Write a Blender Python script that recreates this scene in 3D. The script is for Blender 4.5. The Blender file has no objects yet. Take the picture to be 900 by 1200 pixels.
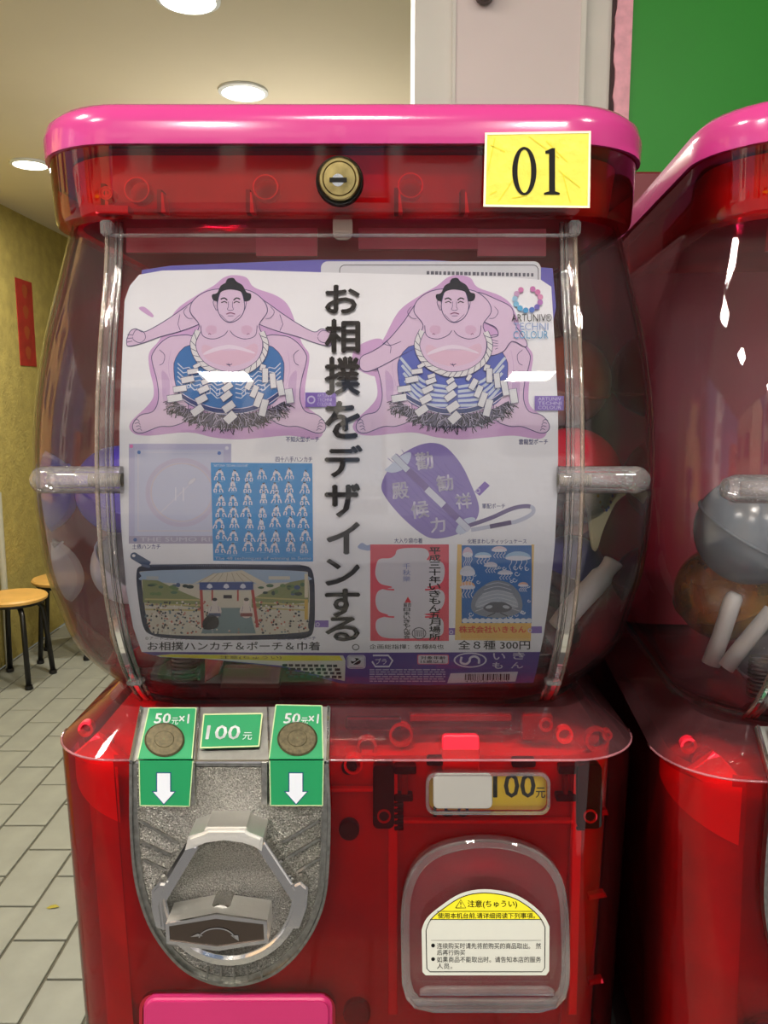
import bpy, bmesh, math, random
from mathutils import Vector, Matrix
from mathutils.geometry import tessellate_polygon
random.seed(7)
PI = math.pi
S = bpy.context.scene
COL = S.collection

# ------------------------------------------------------------------ camera
CAMZ = 1.45
FPX = 942.0
PITCH = math.atan(135.0 / FPX)
cp, sp = math.cos(PITCH), math.sin(PITCH)
cd = bpy.data.cameras.new('camera')
cd.sensor_fit = 'VERTICAL'; cd.sensor_height = 36; cd.lens = 36 * FPX / 1200
cd.clip_start = 0.01; cd.clip_end = 200
cam = bpy.data.objects.new('camera', cd); COL.objects.link(cam)
cam.location = (0, 0, CAMZ); cam.rotation_euler = (PI / 2 - PITCH, 0, 0)
S.camera = cam
S.view_settings.view_transform = 'Standard'; S.view_settings.look = 'None'
S.view_settings.exposure = 0.12; S.view_settings.gamma = 1
S.cycles.transparent_max_bounces = 32
S.cycles.max_bounces = 10
S.cycles.caustics_reflective = False; S.cycles.caustics_refractive = False
S.cycles.sample_clamp_indirect = 4
S.cycles.use_denoising = True

def lin(c):
    return tuple(((v / 255) / 12.92 if v / 255 <= 0.04045 else ((v / 255 + 0.055) / 1.055) ** 2.4) for v in c)

# ------------------------------------------------------------------ world: hazy afternoon sky over the street
W = bpy.data.worlds.new('world'); S.world = W; W.use_nodes = True
nt = W.node_tree; nt.nodes.clear()
sky = nt.nodes.new('ShaderNodeTexSky'); sky.sky_type = 'HOSEK_WILKIE'
sky.sun_direction = (-0.5, -0.3, 0.8); sky.turbidity = 3.5; sky.ground_albedo = 0.35
bg = nt.nodes.new('ShaderNodeBackground'); bg.inputs[1].default_value = 2.9
out = nt.nodes.new('ShaderNodeOutputWorld')
nt.links.new(sky.outputs[0], bg.inputs[0]); nt.links.new(bg.outputs[0], out.inputs[0])

CEIL = 2.48
WALLX = -2.07

def light(name, typ, loc, energy, color=(1, 1, 1), size=0.2, rot=(0, 0, 0), size_y=None, spot=None, spread=None):
    l = bpy.data.lights.new(name, typ); l.energy = energy; l.color = color
    if typ == 'AREA':
        l.size = size
        if size_y: l.shape = 'RECTANGLE'; l.size_y = size_y
        if spread: l.spread = spread
    else:
        l.shadow_soft_size = size
    if spot: l.spot_size = spot; l.spot_blend = 0.6
    o = bpy.data.objects.new(name, l); COL.objects.link(o); o.location = loc; o.rotation_euler = rot
    return o
# sun over the roof of the shop, lighting the street and the house fronts opposite
sn = bpy.data.lights.new('sun', 'SUN'); sn.energy = 15.0; sn.color = (1.0, 0.95, 0.86); sn.angle = 0.01
so = bpy.data.objects.new('sun', sn); COL.objects.link(so); so.rotation_euler = Vector((-0.60, -0.34, -0.72)).to_track_quat('-Z', 'Y').to_euler()
LAMP_COL = (1.0, 0.93, 0.82)

# ------------------------------------------------------------------ projection helpers (a photo pixel and a depth give a point)
def rdir(px, py):
    a = (px - 450) / FPX; b = (600 - py) / FPX
    return a, cp + b * sp, -sp + b * cp
def F(px, py, Y):
    a, dy, dz = rdir(px, py); t = Y / dy
    return Vector((a * t, Y, CAMZ + dz * t))
def H(px, py, z):                       # point on the horizontal plane z (world)
    a, dy, dz = rdir(px, py); t = (z - CAMZ) / dz
    return Vector((a * t, dy * t, z))
def fx(px, py, x):                      # point on the plane X = x
    a, dy, dz = rdir(px, py); t = x / a
    return Vector((x, dy * t, CAMZ + dz * t))

# ------------------------------------------------------------------ materials
MATS = {}
def nodes_of(m):
    m.use_nodes = True
    return m.node_tree, m.node_tree.nodes['Principled BSDF']
def mat(name, c, rough=0.5, metal=0.0, spec=0.5, coat=0.0, noise=None, bump=None, emit=None):
    if name in MATS: return MATS[name]
    m = bpy.data.materials.new(name); nt, b = nodes_of(m)
    base = lin(c) + (1,)
    b.inputs['Base Color'].default_value = base; b.inputs['Roughness'].default_value = rough
    b.inputs['Metallic'].default_value = metal; b.inputs['Specular IOR Level'].default_value = spec
    b.inputs['Coat Weight'].default_value = coat
    tc = None
    if noise or bump:
        tc = nt.nodes.new('ShaderNodeTexCoord')
    if noise:                            # (scale, amount)
        n = nt.nodes.new('ShaderNodeTexNoise'); n.inputs['Scale'].default_value = noise[0]; n.inputs['Detail'].default_value = 5
        nt.links.new(tc.outputs['Object'], n.inputs['Vector'])
        r = nt.nodes.new('ShaderNodeMapRange'); r.inputs[1].default_value = 0.3; r.inputs[2].default_value = 0.7
        r.inputs[3].default_value = 1 - noise[1]; r.inputs[4].default_value = 1 + noise[1]
        mx = nt.nodes.new('ShaderNodeVectorMath'); mx.operation = 'SCALE'; mx.inputs[0].default_value = base[:3]
        nt.links.new(n.outputs[0], r.inputs[0]); nt.links.new(r.outputs[0], mx.inputs['Scale'])
        nt.links.new(mx.outputs[0], b.inputs['Base Color'])
    if bump:                             # (scale, strength, distance)
        n = nt.nodes.new('ShaderNodeTexNoise'); n.inputs['Scale'].default_value = bump[0]; n.inputs['Detail'].default_value = 4
        nt.links.new(tc.outputs['Object'], n.inputs['Vector'])
        bp = nt.nodes.new('ShaderNodeBump'); bp.inputs['Strength'].default_value = bump[1]; bp.inputs['Distance'].default_value = bump[2]
        nt.links.new(n.outputs[0], bp.inputs['Height']); nt.links.new(bp.outputs[0], b.inputs['Normal'])
    if emit:
        b.inputs['Emission Color'].default_value = lin(c) + (1,); b.inputs['Emission Strength'].default_value = emit
    MATS[name] = m; return m

def clear(name, tint, gloss=1.0, rough=0.03, dust=0.04, dustcol=(230, 225, 225), ior=1.5, bump=None):
    """thin clear or tinted plastic: transparent film with a Fresnel gloss and a light film of dust"""
    if name in MATS: return MATS[name]
    m = bpy.data.materials.new(name); m.use_nodes = True; nt = m.node_tree; nt.nodes.clear()
    tr = nt.nodes.new('ShaderNodeBsdfTransparent'); tr.inputs[0].default_value = tuple(tint) + (1,)
    gl = nt.nodes.new('ShaderNodeBsdfGlossy'); gl.inputs['Roughness'].default_value = rough
    fr = nt.nodes.new('ShaderNodeFresnel'); fr.inputs[0].default_value = ior
    mul = nt.nodes.new('ShaderNodeMath'); mul.operation = 'MULTIPLY'; mul.inputs[1].default_value = gloss; mul.use_clamp = True
    nt.links.new(fr.outputs[0], mul.inputs[0])
    df = nt.nodes.new('ShaderNodeBsdfDiffuse'); df.inputs[0].default_value = lin(dustcol) + (1,)
    tc = nt.nodes.new('ShaderNodeTexCoord')
    n1 = nt.nodes.new('ShaderNodeTexNoise'); n1.inputs['Scale'].default_value = 1400; n1.inputs['Detail'].default_value = 1
    n2 = nt.nodes.new('ShaderNodeTexNoise'); n2.inputs['Scale'].default_value = 22; n2.inputs['Detail'].default_value = 4
    for n in (n1, n2): nt.links.new(tc.outputs['Object'], n.inputs['Vector'])
    r1 = nt.nodes.new('ShaderNodeMapRange'); r1.inputs[1].default_value = 0.66; r1.inputs[2].default_value = 0.74; r1.inputs[3].default_value = 0; r1.inputs[4].default_value = 0.35
    r2 = nt.nodes.new('ShaderNodeMapRange'); r2.inputs[1].default_value = 0.3; r2.inputs[2].default_value = 0.75; r2.inputs[3].default_value = 0.4; r2.inputs[4].default_value = 1.8
    nt.links.new(n1.outputs[0], r1.inputs[0]); nt.links.new(n2.outputs[0], r2.inputs[0])
    m2 = nt.nodes.new('ShaderNodeMath'); m2.operation = 'MULTIPLY'; m2.inputs[1].default_value = dust; nt.links.new(r2.outputs[0], m2.inputs[0])
    m3 = nt.nodes.new('ShaderNodeMath'); m3.operation = 'MULTIPLY_ADD'; m3.inputs[1].default_value = min(1.0, dust * 8)
    nt.links.new(r1.outputs[0], m3.inputs[0]); nt.links.new(m2.outputs[0], m3.inputs[2]); m3.use_clamp = True
    if bump:
        nb = nt.nodes.new('ShaderNodeTexNoise'); nb.inputs['Scale'].default_value = bump[0]
        nt.links.new(tc.outputs['Object'], nb.inputs['Vector'])
        bp = nt.nodes.new('ShaderNodeBump'); bp.inputs['Strength'].default_value = bump[1]; bp.inputs['Distance'].default_value = bump[2]
        nt.links.new(nb.outputs[0], bp.inputs['Height']); nt.links.new(bp.outputs[0], gl.inputs['Normal']); nt.links.new(bp.outputs[0], fr.inputs['Normal'])
    a = nt.nodes.new('ShaderNodeMixShader'); b = nt.nodes.new('ShaderNodeMixShader'); o = nt.nodes.new('ShaderNodeOutputMaterial')
    nt.links.new(m3.outputs[0], a.inputs[0]); nt.links.new(tr.outputs[0], a.inputs[1]); nt.links.new(df.outputs[0], a.inputs[2])
    nt.links.new(mul.outputs[0], b.inputs[0]); nt.links.new(a.outputs[0], b.inputs[1]); nt.links.new(gl.outputs[0], b.inputs[2])
    nt.links.new(b.outputs[0], o.inputs[0])
    MATS[name] = m; return m

M_PINK = mat('pink_plastic', (184, 56, 126), 0.18, coat=0.4)
M_PINKP = mat('pink_panel', (184, 42, 102), 0.3)
M_REDC = clear('red_clear', (0.86, 0.015, 0.11), 0.9, 0.04, 0.006, (225, 120, 130))
M_REDSHELF = clear('red_clear_dusty', (0.86, 0.04, 0.13), 1.0, 0.05, 0.06, (225, 150, 160))
M_DOME = clear('dome_clear', (0.94, 0.94, 0.95), 0.7, 0.02, 0.008, (240, 225, 232), bump=(9, 0.15, 0.004))
M_RIB = clear('rib_clear', (0.90, 0.88, 0.88), 1.3, 0.06, 0.07, (235, 228, 228))
M_FLAP = clear('flap_clear', (0.92, 0.86, 0.86), 0.9, 0.06, 0.02, (230, 205, 205), bump=(40, 0.2, 0.002))
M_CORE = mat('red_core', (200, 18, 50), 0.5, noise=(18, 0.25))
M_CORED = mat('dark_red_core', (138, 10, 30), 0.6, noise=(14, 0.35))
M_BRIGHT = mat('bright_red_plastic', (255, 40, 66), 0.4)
M_PINKW = mat('chute_plastic', (222, 104, 100), 0.35)
M_BLACK = mat('black_plastic', (14, 12, 13), 0.35)
M_CHROME = mat('chrome', (228, 226, 224), 0.12, 1.0, bump=(60, 0.08, 0.002))
M_HAMMER = mat('hammered_metal', (172, 170, 165), 0.32, 1.0, noise=(1500, 0.55), bump=(1100, 1.0, 0.003))
M_RIM = mat('worn_rim_metal', (150, 149, 144), 0.28, 1.0, noise=(300, 0.25))
M_BRASS = mat('brass', (150, 134, 88), 0.3, 1.0, noise=(200, 0.3))
M_COIN = mat('old_coin', (92, 84, 62), 0.5, 0.5, noise=(500, 0.35))
M_STEEL = mat('steel', (150, 145, 140), 0.3, 1.0)
M_GREEN = mat('green_sticker', (14, 138, 84), 0.45)
M_WHITE = mat('white_ink', (222, 226, 230), 0.5)
M_OFF = mat('ivory_ink', (226, 224, 200), 0.5)
M_INK = mat('black_ink', (18, 17, 18), 0.7, spec=.2)

# ------------------------------------------------------------------ object helpers
def put(o, label=None, cat=None, group=None, kind=None):
    if label: o['label'] = label
    if cat: o['category'] = cat
    if group: o['group'] = group
    if kind: o['kind'] = kind
    return o
def root(name, loc, label, cat, group=None):
    o = bpy.data.objects.new(name, None); COL.objects.link(o); o.location = loc; o.empty_display_size = 0.05
    return put(o, label, cat, group)
def top_of(o):
    while o.parent: o = o.parent
    return o
def mk(name, geo, mats, parent=None, smooth=False, loc=None, label=None):
    """geo = bmesh or (verts, faces[, material indices]) in world coordinates"""
    if not isinstance(mats, (list, tuple)): mats = [mats]
    if isinstance(geo, bmesh.types.BMesh):
        bm = geo
    else:
        bm = bmesh.new(); vs = [bm.verts.new(v) for v in geo[0]]
        for i, f in enumerate(geo[1]):
            try: fc = bm.faces.new([vs[k] for k in f])
            except ValueError: continue
            if len(geo) > 2: fc.material_index = geo[2][i]
        if smooth is not False or len(geo) == 2: bmesh.ops.recalc_face_normals(bm, faces=bm.faces)
    if parent is not None:
        off = top_of(parent).location.copy()
    elif loc is not None:
        off = Vector(loc)
    else:
        xs = [v.co for v in bm.verts]
        off = Vector(((min(v.x for v in xs) + max(v.x for v in xs)) / 2, (min(v.y for v in xs) + max(v.y for v in xs)) / 2, min(v.z for v in xs)))
    bmesh.ops.translate(bm, vec=-off, verts=bm.verts)
    me = bpy.data.meshes.new(name); bm.to_mesh(me); bm.free()
    for m in mats: me.materials.append(m)
    if smooth:
        me.polygons.foreach_set('use_smooth', [True] * len(me.polygons))
        if smooth is not True:
            me.set_sharp_from_angle(angle=math.radians(smooth))
    o = bpy.data.objects.new(name, me); COL.objects.link(o)
    if parent is not None: o.parent = parent
    else: o.location = off
    if label: o['label'] = label
    return o
def copy_tree(o, parent=None):
    c = o.copy(); COL.objects.link(c)
    if parent is not None: c.parent = parent
    for ch in list(o.children): copy_tree(ch, c)
    return c
def join(*geos):
    V, Fs = [], []
    for g in geos:
        n = len(V); V += [Vector(v) for v in g[0]]; Fs += [[k + n for k in f] for f in g[1]]
    return V, Fs
def box(x0, x1, y0, y1, z0, z1):
    v = [(x0, y0, z0), (x1, y0, z0), (x1, y1, z0), (x0, y1, z0), (x0, y0, z1), (x1, y0, z1), (x1, y1, z1), (x0, y1, z1)]
    return v, [(0, 3, 2, 1), (4, 5, 6, 7), (0, 1, 5, 4), (1, 2, 6, 5), (2, 3, 7, 6), (3, 0, 4, 7)]
def bbox_bm(x0, x1, y0, y1, z0, z1, bev=0.0, seg=2):
    bm = bmesh.new(); v, f = box(x0, x1, y0, y1, z0, z1); vs = [bm.verts.new(p) for p in v]
    for q in f: bm.faces.new([vs[k] for k in q])
    if bev: bmesh.ops.bevel(bm, geom=list(bm.edges), offset=bev, segments=seg, affect='EDGES')
    return bm
def tube(pts, r, n=8, caps=True):
    pts = [Vector(p) for p in pts]; V, Fs = [], []
    rs = r if isinstance(r, (list, tuple)) else [r] * len(pts)
    for i, p in enumerate(pts):
        d = (pts[min(i + 1, len(pts) - 1)] - pts[max(i - 1, 0)]).normalized()
        u = d.cross(Vector((0, 1, 0)));
        if u.length < 0.1: u = d.cross(Vector((1, 0, 0)))
        u.normalize(); w = d.cross(u)
        for k in range(n):
            a = 2 * PI * k / n; V.append(p + rs[i] * (math.cos(a) * u + math.sin(a) * w))
    for i in range(len(pts) - 1):
        for k in range(n):
            Fs.append((i * n + k, i * n + (k + 1) % n, (i + 1) * n + (k + 1) % n, (i + 1) * n + k))
    if caps: Fs += [tuple(range(n))[::-1], tuple(range((len(pts) - 1) * n, len(pts) * n))]
    return V, Fs
def lathe(prof, c, axis='Z', n=32):
    """prof = [(radius, height)]"""
    V, Fs = [], []
    for r, h in prof:
        for k in range(n):
            a = 2 * PI * k / n; x, y = r * math.cos(a), r * math.sin(a)
            if axis == 'Z': V.append((c[0] + x, c[1] + y, c[2] + h))
            elif axis == 'Y': V.append((c[0] + x, c[1] + h, c[2] + y))
            else: V.append((c[0] + h, c[1] + x, c[2] + y))
    for i in range(len(prof) - 1):
        for k in range(n): Fs.append((i * n + k, i * n + (k + 1) % n, (i + 1) * n + (k + 1) % n, (i + 1) * n + k))
    Fs += [tuple(range(n))[::-1], tuple(range((len(prof) - 1) * n, len(prof) * n))]
    return V, Fs
def ball(c, r, sc=(1, 1, 1), nu=24, nv=14, a0=-PI / 2, a1=PI / 2, tilt=None):
    V, Fs = [], []
    for i in range(nv + 1):
        t = a0 + (a1 - a0) * i / nv
        for k in range(nu):
            a = 2 * PI * k / nu
            p = Vector((r * sc[0] * math.cos(t) * math.cos(a), r * sc[1] * math.cos(t) * math.sin(a), r * sc[2] * math.sin(t)))
            if tilt: p = tilt @ p
            V.append(p + Vector(c))
    for i in range(nv):
        for k in range(nu): Fs.append((i * nu + k, i * nu + (k + 1) % nu, (i + 1) * nu + (k + 1) % nu, (i + 1) * nu + k))
    return V, Fs
def cat(pts, n=6, closed=False):
    """Catmull-Rom through 2-D points"""
    P = list(pts); o = []; m = len(P)
    rng = range(m) if closed else range(m - 1)
    for i in rng:
        p0 = P[(i - 1) % m] if closed or i > 0 else P[0]
        p1 = P[i]; p2 = P[(i + 1) % m]
        p3 = P[(i + 2) % m] if closed or i + 2 < m else P[-1]
        for k in range(n):
            t = k / n
            o.append(tuple(0.5 * (2 * b + (c - a) * t + (2 * a - 5 * b + 4 * c - d) * t * t + (3 * b - a - 3 * c + d) * t ** 3) for a, b, c, d in zip(p0, p1, p2, p3)))
    if not closed: o.append(tuple(P[-1]))
    return o
def rrect(x0, y0, x1, y1, r, n=5):
    o = []
    for cx, cy, a in ((x1 - r, y0 + r, -PI / 2), (x1 - r, y1 - r, 0), (x0 + r, y1 - r, PI / 2), (x0 + r, y0 + r, PI)):
        for k in range(n + 1):
            t = a + PI / 2 * k / n; o.append((cx + r * math.cos(t), cy + r * math.sin(t)))
    return o
def ell(cx, cy, rx, ry, n=28, rot=0, a0=0, a1=2 * PI):
    full = abs(a1 - a0 - 2 * PI) < 1e-6; o = []
    for k in range(n if full else n + 1):
        t = a0 + (a1 - a0) * k / n; x, y = rx * math.cos(t), ry * math.sin(t)
        o.append((cx + x * math.cos(rot) - y * math.sin(rot), cy + x * math.sin(rot) + y * math.cos(rot)))
    return o
def prism(pts, Yf, Yb, bev=0.0, seg=2, shift=(0, 0, 0)):
    """outline in photo pixels laid on the vertical plane Yf and given depth back to Yb"""
    bm = bmesh.new(); A = [F(x, y, Yf) for x, y in pts]
    fr = [bm.verts.new(p + Vector(shift)) for p in A]; bk = [bm.verts.new(Vector((p.x, Yb, p.z)) + Vector(shift)) for p in A]
    f = bm.faces.new(fr); bm.faces.new(bk[::-1]); n = len(fr)
    for i in range(n): bm.faces.new((fr[i], bk[i], bk[(i + 1) % n], fr[(i + 1) % n]))
    bmesh.ops.recalc_face_normals(bm, faces=bm.faces)
    if bev: bmesh.ops.bevel(bm, geom=list(f.edges), offset=bev, segments=seg, affect='EDGES', clamp_overlap=True)
    return bm
def sheet(outer, holes, mapf, thick=None):
    """flat or bent sheet with holes: 2-D rings mapped by mapf"""
    rings = [[Vector((x, y, 0)) for x, y in r] for r in [outer] + list(holes)]
    tris = tessellate_polygon(rings); P = [p for r in rings for p in r]
    V = [mapf(p.x, p.y) for p in P]
    if thick is None: return V, [tuple(t) for t in tris]
    n = len(V); Fs = [tuple(t) for t in tris] + [tuple(k + n for k in t)[::-1] for t in tris]
    V2 = V + [v + Vector(thick) for v in V]; s = 0
    for r in rings:
        m = len(r)
        for i in range(m): Fs.append((s + i, s + (i + 1) % m, s + (i + 1) % m + n, s + i + n))
        s += m
    return V2, Fs

# ------------------------------------------------------------------ flat print: inks collected in photo pixels and laid on a surface
_fonts = {}
def glyphs(body, bold=0.0, shear=0.0):
    k = (body, bold, shear)
    if k in _fonts: return _fonts[k]
    c = bpy.data.curves.new('t', 'FONT'); c.body = body; c.offset = bold; c.shear = shear; c.resolution_u = 2
    o = bpy.data.objects.new('t', c); COL.objects.link(o); bpy.context.view_layer.update()
    dg = bpy.context.evaluated_depsgraph_get()
    me = bpy.data.meshes.new_from_object(o.evaluated_get(dg))
    V = [(v.co.x, v.co.y) for v in me.vertices]; Fs = [tuple(p.vertices) for p in me.polygons]
    bpy.data.objects.remove(o); bpy.data.curves.remove(c); bpy.data.meshes.remove(me)
    if not V: V, Fs = [(0, 0), (1, 0), (1, 1)], []
    x0, x1 = min(v[0] for v in V), max(v[0] for v in V); y0, y1 = min(v[1] for v in V), max(v[1] for v in V)
    V = [((x - x0) / (x1 - x0 or 1), 1 - (y - y0) / (y1 - y0 or 1)) for x, y in V]
    _fonts[k] = (V, Fs); return _fonts[k]
class Ink:
    def __init__(s): s.mats = []; s.items = []; s.lay = 1
    def mi(s, c):
        m = c if isinstance(c, bpy.types.Material) else mat('ink_%02x%02x%02x' % tuple(c), [min(242, 255 * (v / 255) ** .92 * 1.02) if max(c) > 90 else v * .75 for v in c], 0.75, spec=.2)
        if m not in s.mats: s.mats.append(m)
        return s.mats.index(m)
    def raw(s, V, Fs, c, lay): s.items.append((V, Fs, s.mi(c), s.lay if lay is None else lay))
    def poly(s, pts, c, lay=None, holes=()):
        rings = [[Vector((x, y, 0)) for x, y in r] for r in [pts] + list(holes)]
        s.raw([(p.x, p.y) for r in rings for p in r], [tuple(t) for t in tessellate_polygon(rings)], c, lay)
    def line(s, pts, w, c, lay=None, closed=False):
        n = len(pts); V, Fs = [], []
        if closed: pts = list(pts) + [pts[0]]; n += 1
        for i, p in enumerate(pts):
            if closed: a = pts[i - 1] if i else pts[-2]; b = pts[i + 1] if i < n - 1 else pts[1]
            else: a = pts[max(i - 1, 0)]; b = pts[min(i + 1, n - 1)]
            dx, dy = b[0] - a[0], b[1] - a[1]; L = math.hypot(dx, dy) or 1
            V += [(p[0] - dy / L * w / 2, p[1] + dx / L * w / 2), (p[0] + dy / L * w / 2, p[1] - dx / L * w / 2)]
        for i in range(n - 1): Fs.append((2 * i, 2 * i + 1, 2 * i + 3, 2 * i + 2))
        s.raw(V, Fs, c, lay)
    def shape(s, pts, fill, edge=None, w=0.8, lay=None):
        lay = s.lay if lay is None else lay
        s.poly(pts, fill, lay)
        if edge is not None: s.line(pts, w, edge, lay + 1, True)
    def rect(s, x0, y0, x1, y1, c, lay=None): s.poly([(x0, y0), (x1, y0), (x1, y1), (x0, y1)], c, lay)
    def text(s, body, x0, y0, x1, y1, c, lay=None, bold=0.0, rot=0.0, shear=0.0):
        if bold:                             # heavier strokes: the same glyphs overprinted with tiny offsets
            d = bold * (y1 - y0) * 1.2
            for ox, oy in ((d, 0), (-d, 0), (0, d * .8), (0, -d * .8)): s.text(body, x0 + ox, y0 + oy, x1 + ox, y1 + oy, c, lay, 0, rot, shear)
        V, Fs = glyphs(body, 0.0, shear); cx, cy = (x0 + x1) / 2, (y0 + y1) / 2; cr, sr = math.cos(rot), math.sin(rot); o = []
        for u, v in V:
            x, y = x0 + u * (x1 - x0) - cx, y0 + v * (y1 - y0) - cy; o.append((cx + x * cr - y * sr, cy + x * sr + y * cr))
        s.raw(o, Fs, c, lay)
    def build(s, name, parent, mapf, cuts=None, label=None):
        """mapf(px, py, layer) -> world"""
        bm = bmesh.new(); L = bm.verts.layers.int.new('lay'); LF = bm.faces.layers.int.new('flay')
        for V, Fs, m, lay in s.items:
            vs = [bm.verts.new((x, y, 0)) for x, y in V]
            for v in vs: v[L] = lay
            for f in Fs:
                try:
                    fc = bm.faces.new([vs[k] for k in f]); fc.material_index = m; fc[LF] = lay
                except ValueError: pass
        if cuts:
            ys = [v.co.y for v in bm.verts]
            for c in cuts:
                if min(ys) < c < max(ys):
                    bmesh.ops.bisect_plane(bm, geom=list(bm.verts) + list(bm.edges) + list(bm.faces), plane_co=(0, c, 0), plane_no=(0, 1, 0), dist=1e-4)
            for f in bm.faces:               # cut points take the layer of the face they lie in
                for v in f.verts: v[L] = f[LF]
        for v in bm.verts: v.co = mapf(v.co.x, v.co.y, v[L])
        for f in bm.faces:
            f.normal_update()
            if f.normal.y > 0: f.normal_flip()
        return mk(name, bm, s.mats, parent, label=label)

# ================================================================== THE ROOM
def plain(name, geo, m, kind='structure', label=None):
    o = mk(name, geo, m); put(o, label, None, None, kind); return o
M_CEIL = mat('ceiling_paint', (206, 196, 174), 0.8, noise=(1.5, 0.04))
M_WALLY = mat('yellow_plaster', (168, 152, 82), 0.9, noise=(14, 0.14), bump=(60, 0.5, 0.01))
M_PILLAR = mat('pillar_white', (208, 206, 200), 0.6, noise=(6, 0.04))
M_PANEL = mat('panel_pinkwhite', (212, 200, 200), 0.55, noise=(5, 0.03))
M_GWALL = mat('green_wall_paint', (28, 140, 30), 0.5, noise=(5, 0.05))
M_GROUT = mat('grout', (92, 88, 74), 0.9, noise=(30, 0.2))
M_TILE = mat('grey_tile', (136, 137, 126), 0.5, noise=(9, 0.10), bump=(40, 0.15, 0.003))
YF, YE, PY = -1.2, 6.5, 1.25
plain('ceiling', box(WALLX, 3.2, YF, YE, CEIL, CEIL + 0.1), M_CEIL)
plain('wall_left', box(WALLX - 0.12, WALLX, 1.3, YE, 0, CEIL), M_WALLY)
plain('wall_side', box(3.2, 3.3, PY, YE, 0, CEIL), M_WALLY)
plain('wall_blocker', box(1.35, 1.45, YF, PY, 0, CEIL), mat('blocker_dark_green', (30, 84, 40), .6))  # unseen wall added to weaken the light from the right
plain('wall_back', box(WALLX, 3.2, YE, YE + 0.1, 0, CEIL), M_WALLY)
M_FLOORTEX = mat('grey_tile_far', (156, 154, 143), 0.5)
_nt = M_FLOORTEX.node_tree; _br = _nt.nodes.new('ShaderNodeTexBrick'); _tc = _nt.nodes.new('ShaderNodeTexCoord'); _mp = _nt.nodes.new('ShaderNodeMapping')
_mp.inputs['Rotation'].default_value = (0, 0, PI / 2); _br.inputs['Scale'].default_value = 1; _br.inputs['Brick Width'].default_value = .293; _br.inputs['Row Height'].default_value = .150
_br.inputs['Mortar Size'].default_value = .004; _br.inputs['Color1'].default_value = lin((156, 154, 143)) + (1,); _br.inputs['Color2'].default_value = lin((162, 160, 148)) + (1,); _br.inputs['Mortar'].default_value = lin((92, 88, 74)) + (1,)
_nt.links.new(_tc.outputs['Object'], _mp.inputs[0]); _nt.links.new(_mp.outputs[0], _br.inputs['Vector']); _nt.links.new(_br.outputs[0], _nt.nodes['Principled BSDF'].inputs['Base Color'])
fl = plain('floor', box(WALLX, 3.2, YF, YE, -0.05, -0.010), M_FLOORTEX)
mk('grout_bed', box(WALLX, -.254, 1.10, 4.95, -0.012, -0.006), M_GROUT, fl)
# one grey floor tile per object, running bond
tile_me = None
L1X = -1.004; TW, TL = 0.150, 0.293
cnt = 0
for i in range(-7, 5):
    x0 = L1X + i * TW
    if x0 < WALLX: x0c = WALLX
    else: x0c = x0
    off = 0 if i % 2 == 0 else TL / 2
    for k in range(-3, 12):
        y0 = 1.981 + off + k * TL
        if y0 > 4.9: continue
        if tile_me is None:
            o = mk('floor_tile', bbox_bm(x0 + 0.004, x0 + TW - 0.004, y0 + 0.004, y0 + TL - 0.004, -0.012, 0, 0.0015, 1), M_TILE, fl)
            tile_me = o.data; base = Vector((x0, y0, 0))
        else:
            o = bpy.data.objects.new('floor_tile', tile_me); COL.objects.link(o); o.parent = fl
            o.location = Vector((x0, y0, random.uniform(-0.0006, 0.0004))) - base
        cnt += 1
# the pillar and green wall behind the machines

def bx_px(p0, p1, Y0, Y1, z0, z1, ref=60): return box(F(p0, ref, Y0).x, F(p1, ref, Y0).x, Y0, Y1, z0, z1)
plain('wall_right', bx_px(738, 2600, PY, PY + 0.12, 0, CEIL), M_GWALL)
pil = plain('pillar', bx_px(486, 719, PY + 0.01, PY + 0.2, 0, CEIL), M_PILLAR)
mk('panel', bx_px(533, 682, PY + 0.002, PY + 0.01, 0.3, CEIL), M_PANEL, pil)
mk('edge_strip', bx_px(680, 686, PY + 0.0, PY + 0.01, 0.3, CEIL), M_PILLAR, pil)
mk('edge_strip', bx_px(530, 534, PY + 0.0, PY + 0.01, 0.3, CEIL), M_PILLAR, pil)
# pink strip with flaking paint edge
strip = []
zz = 0.3
ptsL = []
while zz < CEIL:
    ptsL.append(zz); zz += 0.012
V, Fs = [], []
xl, xr = F(720, 60, PY).x, F(739, 60, PY).x
for i, z in enumerate(ptsL):
    j = random.uniform(-0.0015, 0.0025); V += [(xl + j, PY - 0.004, z), (xr, PY - 0.004, z), (xl + j, PY + 0.01, z), (xr, PY + 0.01, z)]
    if i:
        a = 4 * (i - 1); b = 4 * i; Fs += [(a, a + 1, b + 1, b), (a, b, b + 2, a + 2), (a + 1, a + 3, b + 3, b + 1)]
mk('trim_1', (V, Fs), mat('pink_flaking_paint', (232, 170, 186), 0.7, noise=(80, 0.12)))['kind'] = 'structure'
plain('trim_2', bx_px(717.5, 721, PY + 0.0, PY + 0.012, 0.3, CEIL), mat('dark_gap', (60, 40, 44), 0.8))
# small black clamp at the top of the pillar
t = F(567, -4, PY)
mk('pipe_clamp', lathe([(0.012, -0.02), (0.014, -0.012), (0.014, 0.0), (0.008, 0.004)], (t.x, t.y - 0.004, t.z), 'Y', 16), mat('dark_bronze', (60, 44, 42), 0.4), pil)

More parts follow.
